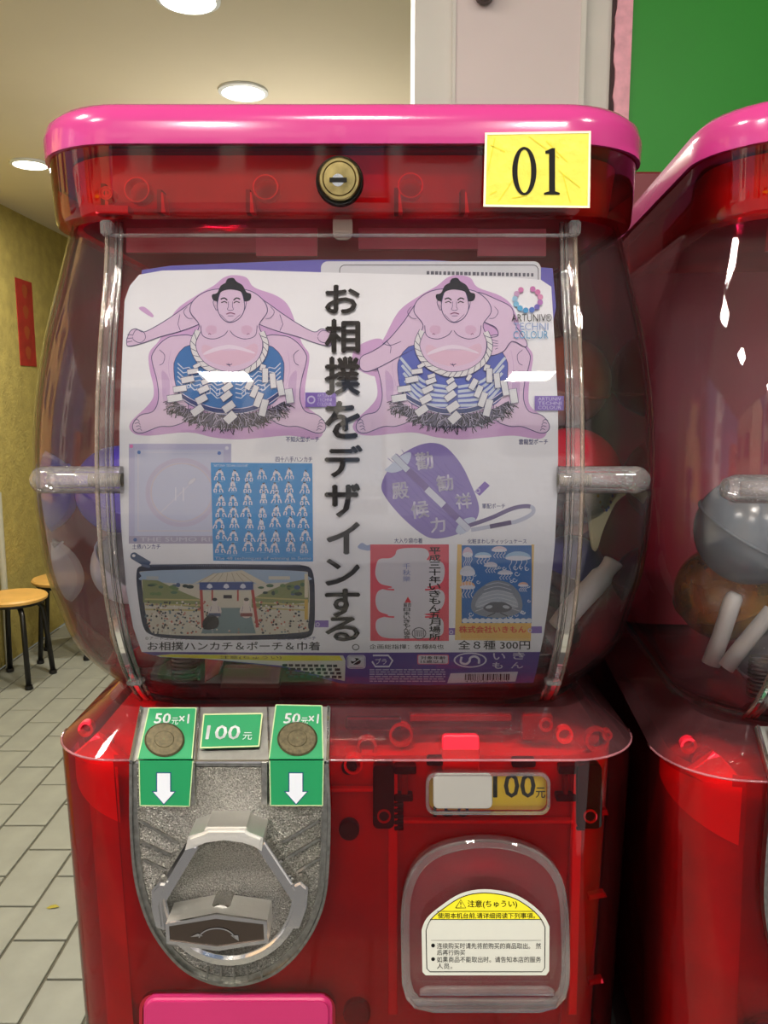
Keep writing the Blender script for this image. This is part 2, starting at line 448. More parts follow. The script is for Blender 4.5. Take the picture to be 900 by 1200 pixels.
# downlights
def downlight(x, y, r, label, power=14):
    o = root('ceiling_downlight', (x, y, CEIL - 0.012), label, 'light', 'round ceiling downlights')
    mk('trim_ring', lathe([(r + 0.012, 0.0115), (r + 0.012, 0.004), (r, 0.0), (r, 0.006)], (x, y, CEIL - 0.012), 'Z', 32), M_WHITE, o, 40)
    V, Fs = lathe([(r * 0.98, 0.0), (r * 0.98, 0.002)], (x, y, CEIL - 0.009), 'Z', 32)
    mk('diffuser', (V, Fs), mat('lamp_glow', (255, 248, 230), 0.5, emit=9.0), o)
    light('downlight_lamp', 'AREA', (x, y, CEIL - 0.02), power, LAMP_COL, 2 * r)
FRONT_LAMPS = 1
for px, py, lab in ((285, 106, 'round ceiling downlight just above the pink lid, middle of the three in view'),
                    (35, 191, 'round ceiling downlight at far left above the yellow wall'),
                    (220, -4, 'round ceiling downlight cut off by the top edge of the photo')):
    p = H(px, py, CEIL); downlight(p.x, p.y, 0.072, lab, 26)

# added bowl uplight, hidden behind the machines to brighten the ceiling
ul = root('ceiling_fill', (-.35, 3.3, 1.50), 'added bowl uplight hidden behind the machines to brighten the ceiling', 'light')
mk('added_bowl', lathe([(.02, 0), (.12, .03), (.20, .09), (.205, .09), (.12, .022)], (-.35, 3.3, 1.50), 'Z', 32), M_WHITE, ul, True)
mk('added_rod', tube([(-.35, 3.3, 1.51), (-.35, 3.3, CEIL)], .006, 8), M_STEEL, ul)
light('ceiling_fill_lamp', 'AREA', (-.35, 3.3, 1.60), 9, LAMP_COL, .34, (PI, 0, 0))
# red paper scroll on the yellow wall
c = [fx(18, 325, WALLX + 0.004), fx(37, 329, WALLX + 0.004), fx(37, 429, WALLX + 0.004), fx(22, 428, WALLX + 0.004)]
ya, yb = c[0].y, c[1].y; zt, zb = c[0].z, c[3].z
sc = mk('paper_scroll', box(WALLX, WALLX + 0.004, ya, yb, zb, zt), mat('red_paper', (150, 36, 24), 0.7, noise=(12, 0.2)))
put(sc, 'red vertical paper scroll with faded gold marks on the yellow wall', 'scroll')
V, Fs = [], []
for k in range(4):
    zc = zt - (k + 0.55) * (zt - zb) / 4.2; yc = (ya + yb) / 2
    e = [(WALLX + 0.005, yc + 0.035 * math.cos(a) * (1 + 0.2 * math.sin(3 * a)), zc + 0.04 * math.sin(a)) for a in [2 * PI * q / 12 for q in range(12)]]
    n = len(V); V += e; Fs.append(tuple(range(n, n + 12)))
mk('gold_marks', (V, Fs), mat('faded_gold', (150, 66, 28), 0.7), sc)

# stools
M_WOOD = mat('stool_wood', (206, 160, 84), 0.45, noise=(12, 0.12))
def stool(x, y, a0, label):
    o = root('round_stool', (x, y, 0), label, 'stool', 'round stools by the wall')
    mk('seat', lathe([(0.15, 0.425), (0.16, 0.43), (0.162, 0.442), (0.155, 0.45)], (x, y, 0), 'Z', 32), M_WOOD, o, 40)
    mk('seat_ring', lathe([(0.135, 0.41), (0.14, 0.41), (0.14, 0.426), (0.135, 0.426)], (x, y, 0), 'Z', 24), M_BLACK, o)
    for k in range(4):
        a = a0 + PI / 2 * k; ca, sa = math.cos(a), math.sin(a)
        q = [(0.07, 0.405), (0.11, 0.40), (0.135, 0.37), (0.145, 0.30), (0.17, 0.012)]
        lg = mk('leg', tube([(x + r * ca, y + r * sa, z) for r, z in q], 0.014, 8), M_BLACK, o, True)
        mk('foot_cap', lathe([(0.018, 0.0), (0.02, 0.004), (0.019, 0.02)], (x + 0.17 * ca, y + 0.17 * sa, 0), 'Z', 12), M_BLACK, lg)
stool(-1.885, 3.99, -PI / 4 - 0.1, 'nearer round stool with pale wood seat and black metal legs')
stool(-1.80, 4.40, -PI / 4 + 0.25, 'farther round stool with pale wood seat, partly behind the nearer one')
# grey pipe and pale skirting box at the wall behind the stools
p = fx(5, 690, WALLX + 0.03)
plain('trim_3', tube([(WALLX + 0.03, p.y, 0.0), (WALLX + 0.03, p.y, 0.95)], 0.018, 10), mat('grey_pipe', (170, 168, 150), 0.5))
# dry yellow leaf on a tile
p = H(62, 1063, 0.0015)
lf = mk('fallen_leaf', ([p + Vector(q) for q in ((-0.018, -0.004, 0), (-0.008, 0.006, 0.002), (0.006, 0.007, 0.004), (0.02, 0.0, 0.001), (0.008, -0.006, 0.002), (-0.008, -0.008, 0))] , [(0, 1, 5), (1, 2, 4, 5), (2, 3, 4)]), mat('leaf', (150, 138, 40), 0.7))
put(lf, 'small dry yellow leaf lying on the grey tiled floor', 'leaf')

# ================================================================== CAPSULE MACHINE
CX = -0.021
Z0 = CAMZ                                  # local heights below are relative to the lens height
prof = cat([(.092, .4135), (.0866, .4132), (.060, .407), (.03, .396), (0, .387), (-.03, .3815), (-.055, .380), (-.08, .3815), (-.1, .3855), (-.12, .393), (-.138, .4035), (-.152, .4145), (-.162, .4245), (-.1696, .434)], 6)
halfw = cat([(.092, .150), (.0866, .152), (.055, .1585), (.03, .162), (0, .1645), (-.026, .1655), (-.06, .1650), (-.092, .163), (-.115, .1595), (-.135, .1575), (-.150, .1515), (-.162, .145), (-.1696, .138)], 6)
def interp(tab, z):
    if z >= tab[0][0]: return tab[0][1]
    for (z0, v0), (z1, v1) in zip(tab, tab[1:]):
        if z1 <= z <= z0: return v0 + (v1 - v0) * (z0 - z) / ((z0 - z1) or 1)
    return tab[-1][1]
def front(z): return interp(prof, z)
def wide(z): return interp(halfw, z)
def sec(z, hw, yf, yb, r, rb=0.03, n=10):
    o = []
    for cx, cy, a, rr in ((CX - hw + r, yf + r, PI, r), (CX + hw - r, yf + r, 1.5 * PI, r), (CX + hw - rb, yb - rb, 0, rb), (CX - hw + rb, yb - rb, PI / 2, rb)):
        for k in range(n + 1):
            t = a + PI / 2 * k / n; o.append(Vector((cx + rr * math.cos(t), cy + rr * math.sin(t), Z0 + z)))
    return o
def loft(secs, cap0=False, cap1=False, closed=True):
    V = [p for s in secs for p in s]; n = len(secs[0]); Fs = []
    for i in range(len(secs) - 1):
        for k in range(n if closed else n - 1):
            Fs.append((i * n + k, (i + 1) * n + k, (i + 1) * n + (k + 1) % n, i * n + (k + 1) % n))
    if cap0: Fs.append(tuple(range(n))[::-1])
    if cap1: Fs.append(tuple(range((len(secs) - 1) * n, len(secs) * n)))
    return V, Fs
YB = 0.70
BASEZ = Z0 - 0.43
mach = root('capsule_machine', (CX, 0.4, BASEZ), 'red and pink capsule vending machine with yellow 01 sticker and sumo poster', 'vending machine', 'capsule vending machines side by side')
mach.location = Vector((CX, 0.4, BASEZ))

# --- lid
mk('lid', loft([sec(.1180, .1545, .3988, YB, .048), sec(.1275, .1550, .3984, YB, .049), sec(.1335, .1530, .4003, YB - .002, .047), sec(.1375, .1485, .405, YB - .006, .043), sec(.1390, .1410, .412, YB - .014, .036)], True, True), M_PINK, mach, 50)
mk('lid_box', loft([sec(.1180, .1528, .4005, YB - .002, .047), sec(.10, .1518, .4012, YB - .003, .046), sec(.0890, .1512, .4018, YB - .003, .046), sec(.0866, .1502, .4030, YB - .004, .045), sec(.0860, .143, .410, YB - .01, .04)], False, False), M_REDC, mach, 50)
core = mk('lid_core', loft([sec(.1170, .144, .414, YB - .015, .04), sec(.088, .141, .4175, YB - .02, .04)], True, True), M_CORE, mach, 40)
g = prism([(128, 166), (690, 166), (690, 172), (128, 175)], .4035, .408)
mk('lid_gap_shade', g, M_BLACK, mach)  # black strip standing in for the shade in the gap under the lid
# moulded details inside the red lid box
def ringpx(px, py, r, w, Yf, Yb, n=24):
    return sheet(ell(px, py, r, r, n), [ell(px, py, r - w, r - w, n)], lambda x, y: F(x, y, Yf), (0, Yb - Yf, 0))
for x, y, r in ((160, 222, 15), (311, 219, 15), (481, 217, 15), (184 - 60, 226, 8), (600, 216, 15)):
    mk('moulded_ring', ringpx(x, y, r, 1.5, .4035, .412), M_BRIGHT, mach)
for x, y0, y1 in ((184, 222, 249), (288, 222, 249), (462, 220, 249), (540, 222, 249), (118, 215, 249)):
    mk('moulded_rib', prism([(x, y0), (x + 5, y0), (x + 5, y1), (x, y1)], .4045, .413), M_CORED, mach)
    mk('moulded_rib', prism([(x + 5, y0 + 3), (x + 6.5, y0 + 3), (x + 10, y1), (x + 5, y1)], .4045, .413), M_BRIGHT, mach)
mk('screw_boss', ringpx(124, 226, 6, 3, .404, .412), M_BRIGHT, mach)
mk('screw_boss', prism([(112, 240), (150, 241), (150, 250), (112, 250)], .404, .412), M_BRIGHT, mach)
# lock
lk = F(398, 212, .399)
mk('lock_bezel', lathe([(0.0113, 0.003), (0.0113, -0.0002), (0.0108, -0.001), (0.0100, -0.0005), (0.0100, 0.002)], lk, 'Y', 40), M_BLACK, mach, 40)
lkb = mk('lock', lathe([(0.0098, 0.003), (0.0098, -0.0015), (0.0092, -0.0025), (0.0080, -0.0025), (0.0077, -0.0018), (0.0074, -0.0026), (0.002, -0.0028), (0.0001, -0.0028)], (lk.x, lk.y, lk.z + 0.0004), 'Y', 40), M_BRASS, mach, 30)
mk('keyhole', sheet(ell(396, 211, 7.2, 7.5, 20), [], lambda x, y: F(x, y, .3960)), mat('worn_steel', (190, 190, 190), 0.25, 1.0), lkb)
mk('keyhole', sheet([(386, 208), (406.5, 208), (406.5, 213.5), (386, 213.5)], [], lambda x, y: F(x, y, .3958)), M_INK, lkb)
# --- yellow 01 sticker
M_YEL = mat('yellow_sticker', (222, 212, 74), 0.4, bump=(160, 0.35, 0.0015), noise=(200, 0.04))
stk = mk('number_sticker', sheet([(569, 156), (692, 154), (690.5, 243), (567, 241.5)], [], lambda x, y: F(x, y, .3976), (0, .0006, 0)), M_YEL, mach, label='yellow sticker reading 01 on the red lid')
ink = Ink()
ink.poly([(568.4, 155.4), (692.6, 153.4), (691.2, 243.7), (566.4, 242.2)], (235, 232, 200), 0, holes=[[(571, 158), (690, 156), (688.6, 241.2), (569, 239.6)]])
ink.poly(ell(614.5, 200.5, 14.2, 28.5, 40), M_INK, 1, holes=[ell(614.5, 200.5, 8.0, 25.4, 40)])
ink.poly([(639, 177), (647, 173.5), (650.5, 173.5), (650.5, 224), (656, 226), (656, 228), (637.5, 228), (637.5, 226), (643.5, 224), (643.5, 180), (639, 180)], M_INK, 1)
for a, b in (((575, 170), (592, 178)), ((580, 162), (560 + 12, 200)), ((620, 160), (655, 185)), ((640, 165), (665, 190)), ((655, 200), (680, 220)), ((600, 232), (618, 229)), ((574, 228), (582, 224)), ((584, 236), (605, 205)), ((660, 205), (668, 236))):
    ink.line([a, b], 1.1, (214, 200, 50), 0)
ink.build('lettering', stk, lambda x, y, l: F(x, y, .3974 - l * .0001))

# --- clear dome
zs = [.092 - (.092 + .1696) * i / 34 for i in range(35)]
def dsec(z, d): return sec(z, wide(z) - d, front(z) + d, YB - .01 - d, .056 - d, .03)
mk('dome', join(loft([dsec(z, 0) for z in zs]), loft([dsec(z, .0022) for z in zs])), M_DOME, mach, True)
mk('dome_flange', join(loft([sec(-.1696, .1375, .4345, YB - .012, .056), sec(-.1696, .142, .4300, YB - .012, .056), sec(-.1725, .142, .4300, YB - .012, .056)])), M_RIB, mach, 40)
# rails at both edges of the lens panel
def rail(xr, r, z0, z1, d, n=30, m=None, name='rail'):
    pts = []
    for i in range(n + 1):
        z = z0 + (z1 - z0) * i / n; pts.append((CX + xr, front(z) + d, Z0 + z))
    return mk(name, tube(pts, r, 8), m or M_RIB, mach, True)
M_BAR = clear('bar_clear', (.96, .95, .96), 0.8, .06, .10, (235, 228, 232))
M_ROD = clear('rail_amber', (0.74, 0.66, 0.62), 2.0, 0.1, 0.15, (225, 205, 190))
for s in (-1, 1):
    rail(s * .1150, .0011, .085, -.168, -.0012, m=M_ROD, name='hinge_rod')
    rail(s * .1085, .0012, .085, -.168, -.0004)
    rail(s * .1105, .0007, .085, -.168, -.0015)
    V, Fs = [], []
    for i in range(31):                      # flat side flange of the lens
        z = .085 - .253 * i / 30; V += [(CX + s * .1088, front(z) - .0006, Z0 + z), (CX + s * .1145, front(z) - .0012, Z0 + z)]
        if i: Fs.append((2 * i - 2, 2 * i - 1, 2 * i + 1, 2 * i))
    mk('lens_flange', (V, Fs), M_RIB, mach, True)
    mk('top_clip', bbox_bm(CX + s * .1135 - .0028, CX + s * .1135 + .0028, .4035, .410, Z0 + .0775, Z0 + .0845, .0008), M_RIB, mach, label='small clear clip at the head of the rail')
    mk('bottom_clip', bbox_bm(CX + s * .110 - .004, CX + s * .110 + .004, .404, .411, Z0 - .150, Z0 - .1475, .0005), M_RIB, mach)
    # lock bar
    zb = F(450, 562, .384).z
    V, Fs = tube([(CX + s * .104, .3825, zb), (CX + s * .1410, .3825, zb), (CX + s * .1425, .3828, zb), (CX + s * .1455, .386, zb)], [.0066, .0066, .0064, .0045], 24)
    mk('lock_bar', (V, Fs), M_BAR, mach, 50, label='clear horizontal tube with a screw inside')
    V, Fs = tube([(CX + s * .104, .3825, zb), (CX + s * .139, .3825, zb)], .0035, 16)
    mk('lock_sleeve', (V, Fs), M_BAR, mach, True)
    q = [(CX + s * (.104 + .0006 * i), .3825, zb) for i in range(27)]
    mk('lock_screw', tube(q, [.0027 if i % 2 else .0032 for i in range(27)], 12), mat('gold_screw', (180, 170, 130), 0.3, 1.0), mach)
mk('top_clip', bbox_bm(CX - .112, CX + .114, .4055, .4085, Z0 + .0770, Z0 + .0785, .0004), M_RIB, mach)
# back panel seen through the dome, floor of the hopper
mk('back_panel', loft([sec(.09, .150, .60, YB - .015, .02), sec(-.165, .150, .60, YB - .015, .02)], True, True), mat('back_red', (176, 38, 62), 0.35, noise=(10, 0.2)), mach, 40)
mk('hopper_floor', loft([sec(-.1690, .139, .437, YB - .02, .05), sec(-.1730, .139, .437, YB - .02, .05)], True, True), clear('hopper_smoke', (0.5, 0.3, 0.33), 1.0, 0.1, 0.25, (190, 90, 100)), mach, 40)
# latch strap under the lid behind the lens
mk('lock_tongue', sheet(rrect(390, 252, 413, 281, 8), [], lambda x, y: F(x, y, .412), (0, .002, 0)), mat('grey_tongue', (150, 130, 120), 0.4), mach)
for a, b, y0, y1 in ((148, 300, 262, 296), (300, 372, 266, 300), (420, 560, 262, 292), (560, 640, 268, 300)):
    mk('roof_rib', sheet([(a, y0), (b, y0), (b, y1), (a, y1)], [], lambda x, y: F(x, y, .44), (0, .004, 0)), mat('roof_red%d' % (a % 3), ((226, 70, 96), (200, 50, 72), (236, 96, 120))[a % 3], 0.3), mach)

# --- red body
BHW, BR = .1615, .040
def bsec(z, d, tap=0): return sec(z, BHW - d - tap, .4 + d, YB, BR - d * 0.6, .03, 10)
top, bend, bot = -.1696, -.1892, -.43
shell = [bsec(top - .001, .024), bsec(bend, .0, 0), bsec(bend - .002, -.0004), bsec(-.30, 0, .0025), bsec(bot, 0, .006)]
# shelf slope
mk('shelf', loft([bsec(top, .036), bsec(top, .024), bsec(bend + .0006, .0006), bsec(bend, 0)]), M_REDSHELF, mach, 25)
mk('shelf_edge', tube([p for p in bsec(bend, -.0001)][0:22], .0007, 6), clear('edge_pink', (.85, .5, .55), 1.5, .1, .35, (240, 150, 165)), mach, True)
# side and back of the body (front strip between the corners left for the cut-out face)
V, Fs = loft([bsec(bend - (bend - bot) * 0 , 0, 0)] + [bsec(bend + (bot - bend) * i / 8, 0, .006 * i / 8) for i in range(1, 9)])
n = 44
Fs = [f for f in Fs if not (f[0] % n == 10 and f[3] % n == 11)]
mk('body_sides', (V, Fs), M_REDC, mach, 40)
xl0, xl1 = CX - BHW + BR, CX + BHW - BR
def unF(x, z):                             # (x, z) plane coords are used directly for the cut-out face
    return Vector((x, .4, z))
def pxz(pts, Y=.4): return [(F(a, b, Y).x, F(a, b, Y).z) for a, b in pts]
plate_out = [(151, 893), (153, 960), (156, 1010), (162, 1046), (174, 1082), (192, 1112), (216, 1137), (244, 1151), (270, 1155), (298, 1151), (326, 1138), (351, 1114), (370, 1083), (381, 1048), (385, 1000), (386, 950), (385.5, 893)]
plate_out = [plate_out[0]] + cat(plate_out[1:-1], 4) + [plate_out[-1]]
hole_plate = pxz([(158, 900), (160, 960), (163, 1008), (171, 1043), (184, 1077), (203, 1107), (226, 1129), (250, 1141), (270, 1145), (294, 1141), (318, 1130), (342, 1109), (361, 1081), (372, 1046), (377, 1000), (378, 950), (378, 900)])
flap_out = cat([(471, 1154), (470, 1110), (470, 1070), (474, 1040), (486, 1014), (508, 996), (538, 987), (570, 984), (604, 988), (634, 1000), (655, 1022), (664, 1050), (667, 1085), (668, 1130), (667, 1154)], 3)
flap_out += [(663, 1170), (652, 1182), (632, 1187), (508, 1187), (486, 1182), (476, 1171)]
hole_flap = pxz([(570 + (x - 570) * .97, 1085 + (y - 1085) * .97) for x, y in flap_out])
win_out = rrect(499, 906, 645, 955, 12)
hole_win = pxz(rrect(503, 909, 641, 951, 10))
outer = [(xl0, Z0 + bend), (xl1, Z0 + bend), (xl1 - .006, Z0 + bot), (xl0 + .006, Z0 + bot)]
hole_pink = pxz(rrect(171, 1174, 384, 1260, 10))
mk('body_front', sheet(outer, [hole_plate, hole_flap, hole_win, hole_pink], unF, (0, .0018, 0)), M_REDC, mach)
# opaque innards
mk('inner_box', loft([sec(-.196, .148, .420, YB - .02, .035), sec(-.425, .143, .420, YB - .02, .035)], True, True), mat('red_box', (232, 26, 56), .5, noise=(12, .25)), mach, 40)
mk('side_liner', join(loft([bsec(-.1915 - .0, .0105, .0), bsec(-.428, .0105, .006)])), M_CORE, mach, 40)
# details between shell and liner: cream washers, bright flaps, dark bolts
def inner(name, pts, Y, m, d=.004, label=None): return mk(name, prism(pts, Y, Y + d, .0006, 1), m, mach, label=label)
inner('bright_tab', rrect(518, 862, 562, 908, 5), .4045, M_BRIGHT, .003)
inner('chute_frame', [(455, 905), (466, 905), (466, 1190), (455, 1190)], .4055, M_BRIGHT)
inner('chute_frame', [(672, 905), (684, 905), (676, 1190), (666, 1190)], .4055, M_BRIGHT)
inner('chute_frame', [(466, 962), (672, 962), (672, 966), (466, 966)], .4055, M_BRIGHT)
inner('cross_bar', [(386, 925), (440, 925), (440, 929), (386, 929)], .4050, M_BRIGHT)
inner('cross_bar', [(690, 1050), (708, 1046), (712, 1052), (690, 1056)], .4085, M_CORE)
inner('cross_bar', [(690, 950), (712, 950), (714, 956), (690, 958)], .4085, M_CORE)
inner('cross_bar', [(690, 1150), (706, 1147), (708, 1153), (690, 1156)], .4085, M_CORE)
for x, y, r in ((409, 974, 12), (409, 900, 9), (418, 1190, 16)):
    inner('dark_bolt', ell(x, y, r, r, 18), .4060, M_BLACK)
for x, y, r in ((414, 897, 11),):
    mk('moulded_ring', ringpx(x, y, r, 2.5, .4045, .41), M_BRIGHT, mach)
# hinge blocks of the flap door
for s, x0, x1 in ((0, 437, 462), (1, 676, 706)):
    inner('hinge_block', rrect(x0, 896, x1, 972, 7), .4035, M_BLACK, .006, label='black hinge block beside the price window')
    inner('hinge_pin', rrect(462 if s == 0 else 655, 898, 488 if s == 0 else 676, 908, 2), .4040, M_BLACK, .005)
    inner('hinge_pin', rrect(462 if s == 0 else 652, 932, 484 if s == 0 else 676, 940, 2), .4040, M_BLACK, .005)
    inner('hinge_pin', rrect(470 if s == 0 else 661, 908, 478 if s == 0 else 666, 932, 2), .4042, M_CORED, .005)
    for k in range(5):
        inner('spring_coil', rrect(462 if s == 0 else 676, 942 + 7 * k, 473 if s == 0 else 686, 946 + 7 * k, 1.5), .4040, M_BLACK, .004)
    mk('moulded_ring', ringpx(450 if s == 0 else 692, 957, 8, 2, .4026, .4035), M_CORE, mach)
inner('hinge_pin', rrect(600, 890, 628, 900, 3), .4042, M_BLACK, .004)
inner('hinge_pin', rrect(500, 888, 520, 898, 3), .4042, M_BLACK, .004)
# bits under the sloping shelf
for x, y, r, m in ((118, 872, 13, M_CORE), (100, 855, 9, M_BRIGHT), (700, 868, 14, M_CORE), (662, 862, 10, M_BRIGHT), (712, 862, 6, M_PINKW), (640, 850, 8, M_CORE), (470, 862, 14, M_CORE), (430, 876, 12, M_CORE)):
    mk('moulded_ring', ringpx(x, y, r, 3, .4235, .428), m, mach)
inner('shelf_block', rrect(612, 838, 648, 868, 3), .425, M_CORED)
inner('shelf_block', rrect(405, 842, 470, 856, 3), .425, M_BLACK)
inner('shelf_block', rrect(480, 838, 600, 846, 2), .425, M_CORED)
for s in (0, 1):
    fpx = [(84, 886), (112, 862), (120, 866), (146, 892), (146, 922), (120, 905)] if s == 0 else [(720, 862), (738, 850), (742, 880), (722, 905), (700, 915)]
    if s == 0: mk('bright_flap', prism(fpx, .4115, .4165, .0006, 1), M_BRIGHT, mach, label='bright red flap inside the body corner')
# bright flap in the left front corner, wraps round the corner
V, Fs = [], []
cc = (CX - BHW + BR, .4 + BR); rr = BR - .0065
for i in range(13):
    a = PI + PI / 2 * i / 12; zt_ = -.196 - .0 * i; zb_ = -.206 - .022 * i / 12
    V += [(cc[0] + rr * math.cos(a), cc[1] + rr * math.sin(a), Z0 + zt_), (cc[0] + rr * math.cos(a), cc[1] + rr * math.sin(a), Z0 + zb_)]
    if i: Fs.append((2 * i - 2, 2 * i - 1, 2 * i + 1, 2 * i))
mk('bright_flap', (V, Fs), M_BRIGHT, mach, True)
# --- chute behind the flap
mk('chute', sheet(flap_out, [], lambda x, y: F(x, y, .4190)), M_PINKW, mach)
V, Fs = [], []
ho = [(570 + (x - 570) * .985, 1085 + (y - 1085) * .985) for x, y in flap_out]; m_ = len(ho)
for (x, y) in ho:
    p = F(x, y, .402); V += [p, Vector((p.x, .4195, p.z))]
Fs = [(2 * i, 2 * i + 1, (2 * i + 3) % (2 * m_), (2 * i + 2) % (2 * m_)) for i in range(m_)]
mk('chute', (V, Fs), mat('chute_side', (196, 90, 100), 0.35), mach, 50)
# --- flap door
fd = mk('flap_door', prism(flap_out, .3945, .3995, .0022, 3), M_FLAP, mach, 40, label='clear arched prize door with a warning label')
inn = [(570 + (x - 570) * .90, 1082 + (y - 1082) * .90) for x, y in flap_out]
mk('door_rim', sheet(flap_out, [inn], lambda x, y: F(x, y, .3942), (0, .0008, 0)), M_RIB, fd)
mk('door_lip', prism([(500, 1158), (642, 1158), (650, 1162), (650, 1168), (492, 1168), (492, 1162)], .3925, .3945, .0006, 1), M_RIB, fd)
mk('door_lip', prism([(482, 1172), (655, 1172), (652, 1180), (488, 1180)], .3925, .3945, .0006, 1), M_RIB, fd)
# warning label
wl = [(495, 1136), (494, 1090), (500, 1076), (516, 1062), (540, 1047), (568, 1042), (600, 1047), (622, 1059), (637, 1073), (644, 1086), (643, 1138), (640, 1143), (500, 1143)]
wl = cat(wl[1:10], 4) + [(643.5, 1138), (640, 1143), (499, 1143), (495, 1139)]
ink = Ink()
ink.poly(wl, (196, 198, 190), 0)
inn2 = [(569.5 + (x - 569.5) * .93, 1094 + (y - 1094) * .915) for x, y in wl]
ink.line(inn2, 1.0, M_INK, 2, True)
ytop = [p for p in inn2 if p[1] < 1078]
y78 = 1077.5
arch = sorted([p for p in inn2 if p[1] < y78], key=lambda p: p[0])
arch = [(503.5, y78)] + [p for p in arch if 504 < p[0] < 635] + [(635.5, y78)]
ink.poly(arch, (226, 216, 40), 1)
ink.line([(504, 1077.5), (635, 1077.5)], .8, M_INK, 2); ink.line([(512, 1068), (627, 1068)], .7, M_INK, 2)
ink.line([(505, 1102), (634, 1102)], .5, (110, 110, 110), 2)
ink.line([(534, 1064), (540, 1054.5), (546, 1064), (534, 1064)], 1.0, M_INK, 2); ink.text('!', 539.3, 1057, 540.7, 1063, M_INK, 2)
ink.text('注意(ちゅうい)', 548, 1055, 606, 1064.5, M_INK, 2, 0.012)
ink.text('使用本机台前,请详细阅读下列事項。', 513, 1069.8, 627, 1076.5, M_INK, 2, 0.012)
ink.poly(ell(507.5, 1108, 2.3, 2.3, 12), M_INK, 2); ink.poly(ell(507.5, 1124, 2.3, 2.3, 12), M_INK, 2)
ink.text('连续购买时请先将前购买的商品取出。 然', 512, 1105, 634, 1112, M_INK, 2)
ink.text('后再行购买', 512, 1113, 545, 1119.5, M_INK, 2)
ink.text('如果商品不能取出时。请告知本店的服务', 512, 1121, 634, 1128, M_INK, 2)
ink.text('人员。', 512, 1129, 530, 1135.5, M_INK, 2)
ink.build('warning_label', fd, lambda x, y, l: F(x, y, .3938 - l * .0001), label='white arched warning label with a yellow heading')
# --- price window
wf = mk('price_window', prism(win_out, .3965, .4005, .0012, 2), clear('win_clear', (.97, .96, .94), .9, .04, .01), mach, 40, label='clear window with a yellow price card and white slip')
mk('window_rim', sheet(win_out, [rrect(502.5, 909.5, 641.5, 951.5, 10)], lambda x, y: F(x, y, .3963), (0, .0008, 0)), M_RIB, wf)
ink = Ink()
ink.rect(503, 909, 643, 952, (214, 170, 36), 0)
ink.rect(514, 910, 640, 944, (226, 188, 40), 1)
ink.text('100', 578.5, 907, 627, 934.5, (48, 40, 28), 2, 0.02)
ink.text('元', 628, 923, 639, 935, (60, 48, 30), 2, 0.01)
ink.text('150', 508, 945, 550, 957, (60, 48, 30), 1, 0.02)
ink.build('price_card', wf, lambda x, y, l: F(x, y, .4030 - l * .0001))
mk('white_slip', prism(rrect(508, 907.5, 577, 948, 6), .3985, .4015, .0005, 1), mat('white_slip', (240, 240, 236), 0.5), wf)

# --- pink coin return panel
pk = mk('coin_return', prism(rrect(167, 1170, 389, 1262, 14), .3965, .4015, .0022, 3), M_PINKP, mach, 40, label='glossy pink panel below the coin plate')
mk('panel_groove', sheet(rrect(163, 1166, 393, 1266, 17), [rrect(167, 1170, 389, 1262, 14)], lambda x, y: F(x, y, .3993), (0, .001, 0)), M_CORED, pk)

# --- metal coin plate
PYF = .3955
def slope(px, py, d=0.0):                   # point of the sloped upper plate seen at this pixel
    a, dy, dz = rdir(px, py)
    # plane through (.Y=PYF, z at py 892) rising backwards
    zb_ = F(268, 892, PYF).z; k = (.0196 / .0239)
    # z - zb = k (Y - PYF) ; z = CAMZ + dz t ; Y = dy t
    t_ = (zb_ - k * PYF - CAMZ) / (dz - k * dy)
    p = Vector((a * t_, dy * t_, CAMZ + dz * t_)); nrm = Vector((0, -k, 1)).normalized()
    return p + nrm * d
pl = mk('coin_plate', prism(plate_out, PYF, .402, .0012, 2), M_RIM, mach, 40, label='worn metal coin plate with hammered face')
face = [(268 + (x - 268) * .925, 1000 + (y - 1000) * .94) for x, y in plate_out[1:-1]]
face = [(160.5, 899)] + face + [(376.5, 899)]
mk('hammered_face', sheet(face, [], lambda x, y: F(x, y, PYF - .0006)), M_HAMMER, pl)
# rim lines
def stroke3(pts, w, Yf, Yb, closed=False):
    return prismline(pts, w, Yf, Yb, closed)
def prismline(pts, w, Yf, Yb, closed=False):
    n = len(pts); L, R = [], []
    for i, p in enumerate(pts):
        if closed: a, b = pts[i - 1], pts[(i + 1) % n]
        else: a, b = pts[max(i - 1, 0)], pts[min(i + 1, n - 1)]
        dx, dy = b[0] - a[0], b[1] - a[1]; l = math.hypot(dx, dy) or 1
        L.append((p[0] - dy / l * w / 2, p[1] + dx / l * w / 2)); R.append((p[0] + dy / l * w / 2, p[1] - dx / l * w / 2))
    V, Fs = [], []
    for a, b in zip(L, R):
        A, B = F(a[0], a[1], Yf), F(b[0], b[1], Yf); V += [A, B, Vector((B.x, Yb, B.z)), Vector((A.x, Yb, A.z))]
    for i in range(n - 1 + (1 if closed else 0)):
        s0, s1 = 4 * i, 4 * ((i + 1) % n)
        for k in range(4): Fs.append((s0 + k, s0 + (k + 1) % 4, s1 + (k + 1) % 4, s1 + k))
    if not closed: Fs += [(0, 1, 2, 3), (4 * n - 4, 4 * n - 3, 4 * n - 2, 4 * n - 1)]
    return V, Fs
mk('plate_rim', prismline([(153, 895)] + plate_out[1:-1] + [(383.5, 895)], 3.2, PYF - .0016, PYF + .001), M_RIM, pl)
mk('plate_rim', prismline(face[1:-1], 1.6, PYF - .0012, PYF), M_RIM, pl)
for a, b in (((164, 962), (208, 988)), ((166, 987), (200, 1003)), ((168, 1008), (194, 1020)), ((374, 962), (330, 988)), ((375, 983), (336, 1006)), ((375, 1006), (348, 1022))):
    mk('plate_ridge', prismline([a, b], 3.0, PYF - .0016, PYF), M_RIM, pl)
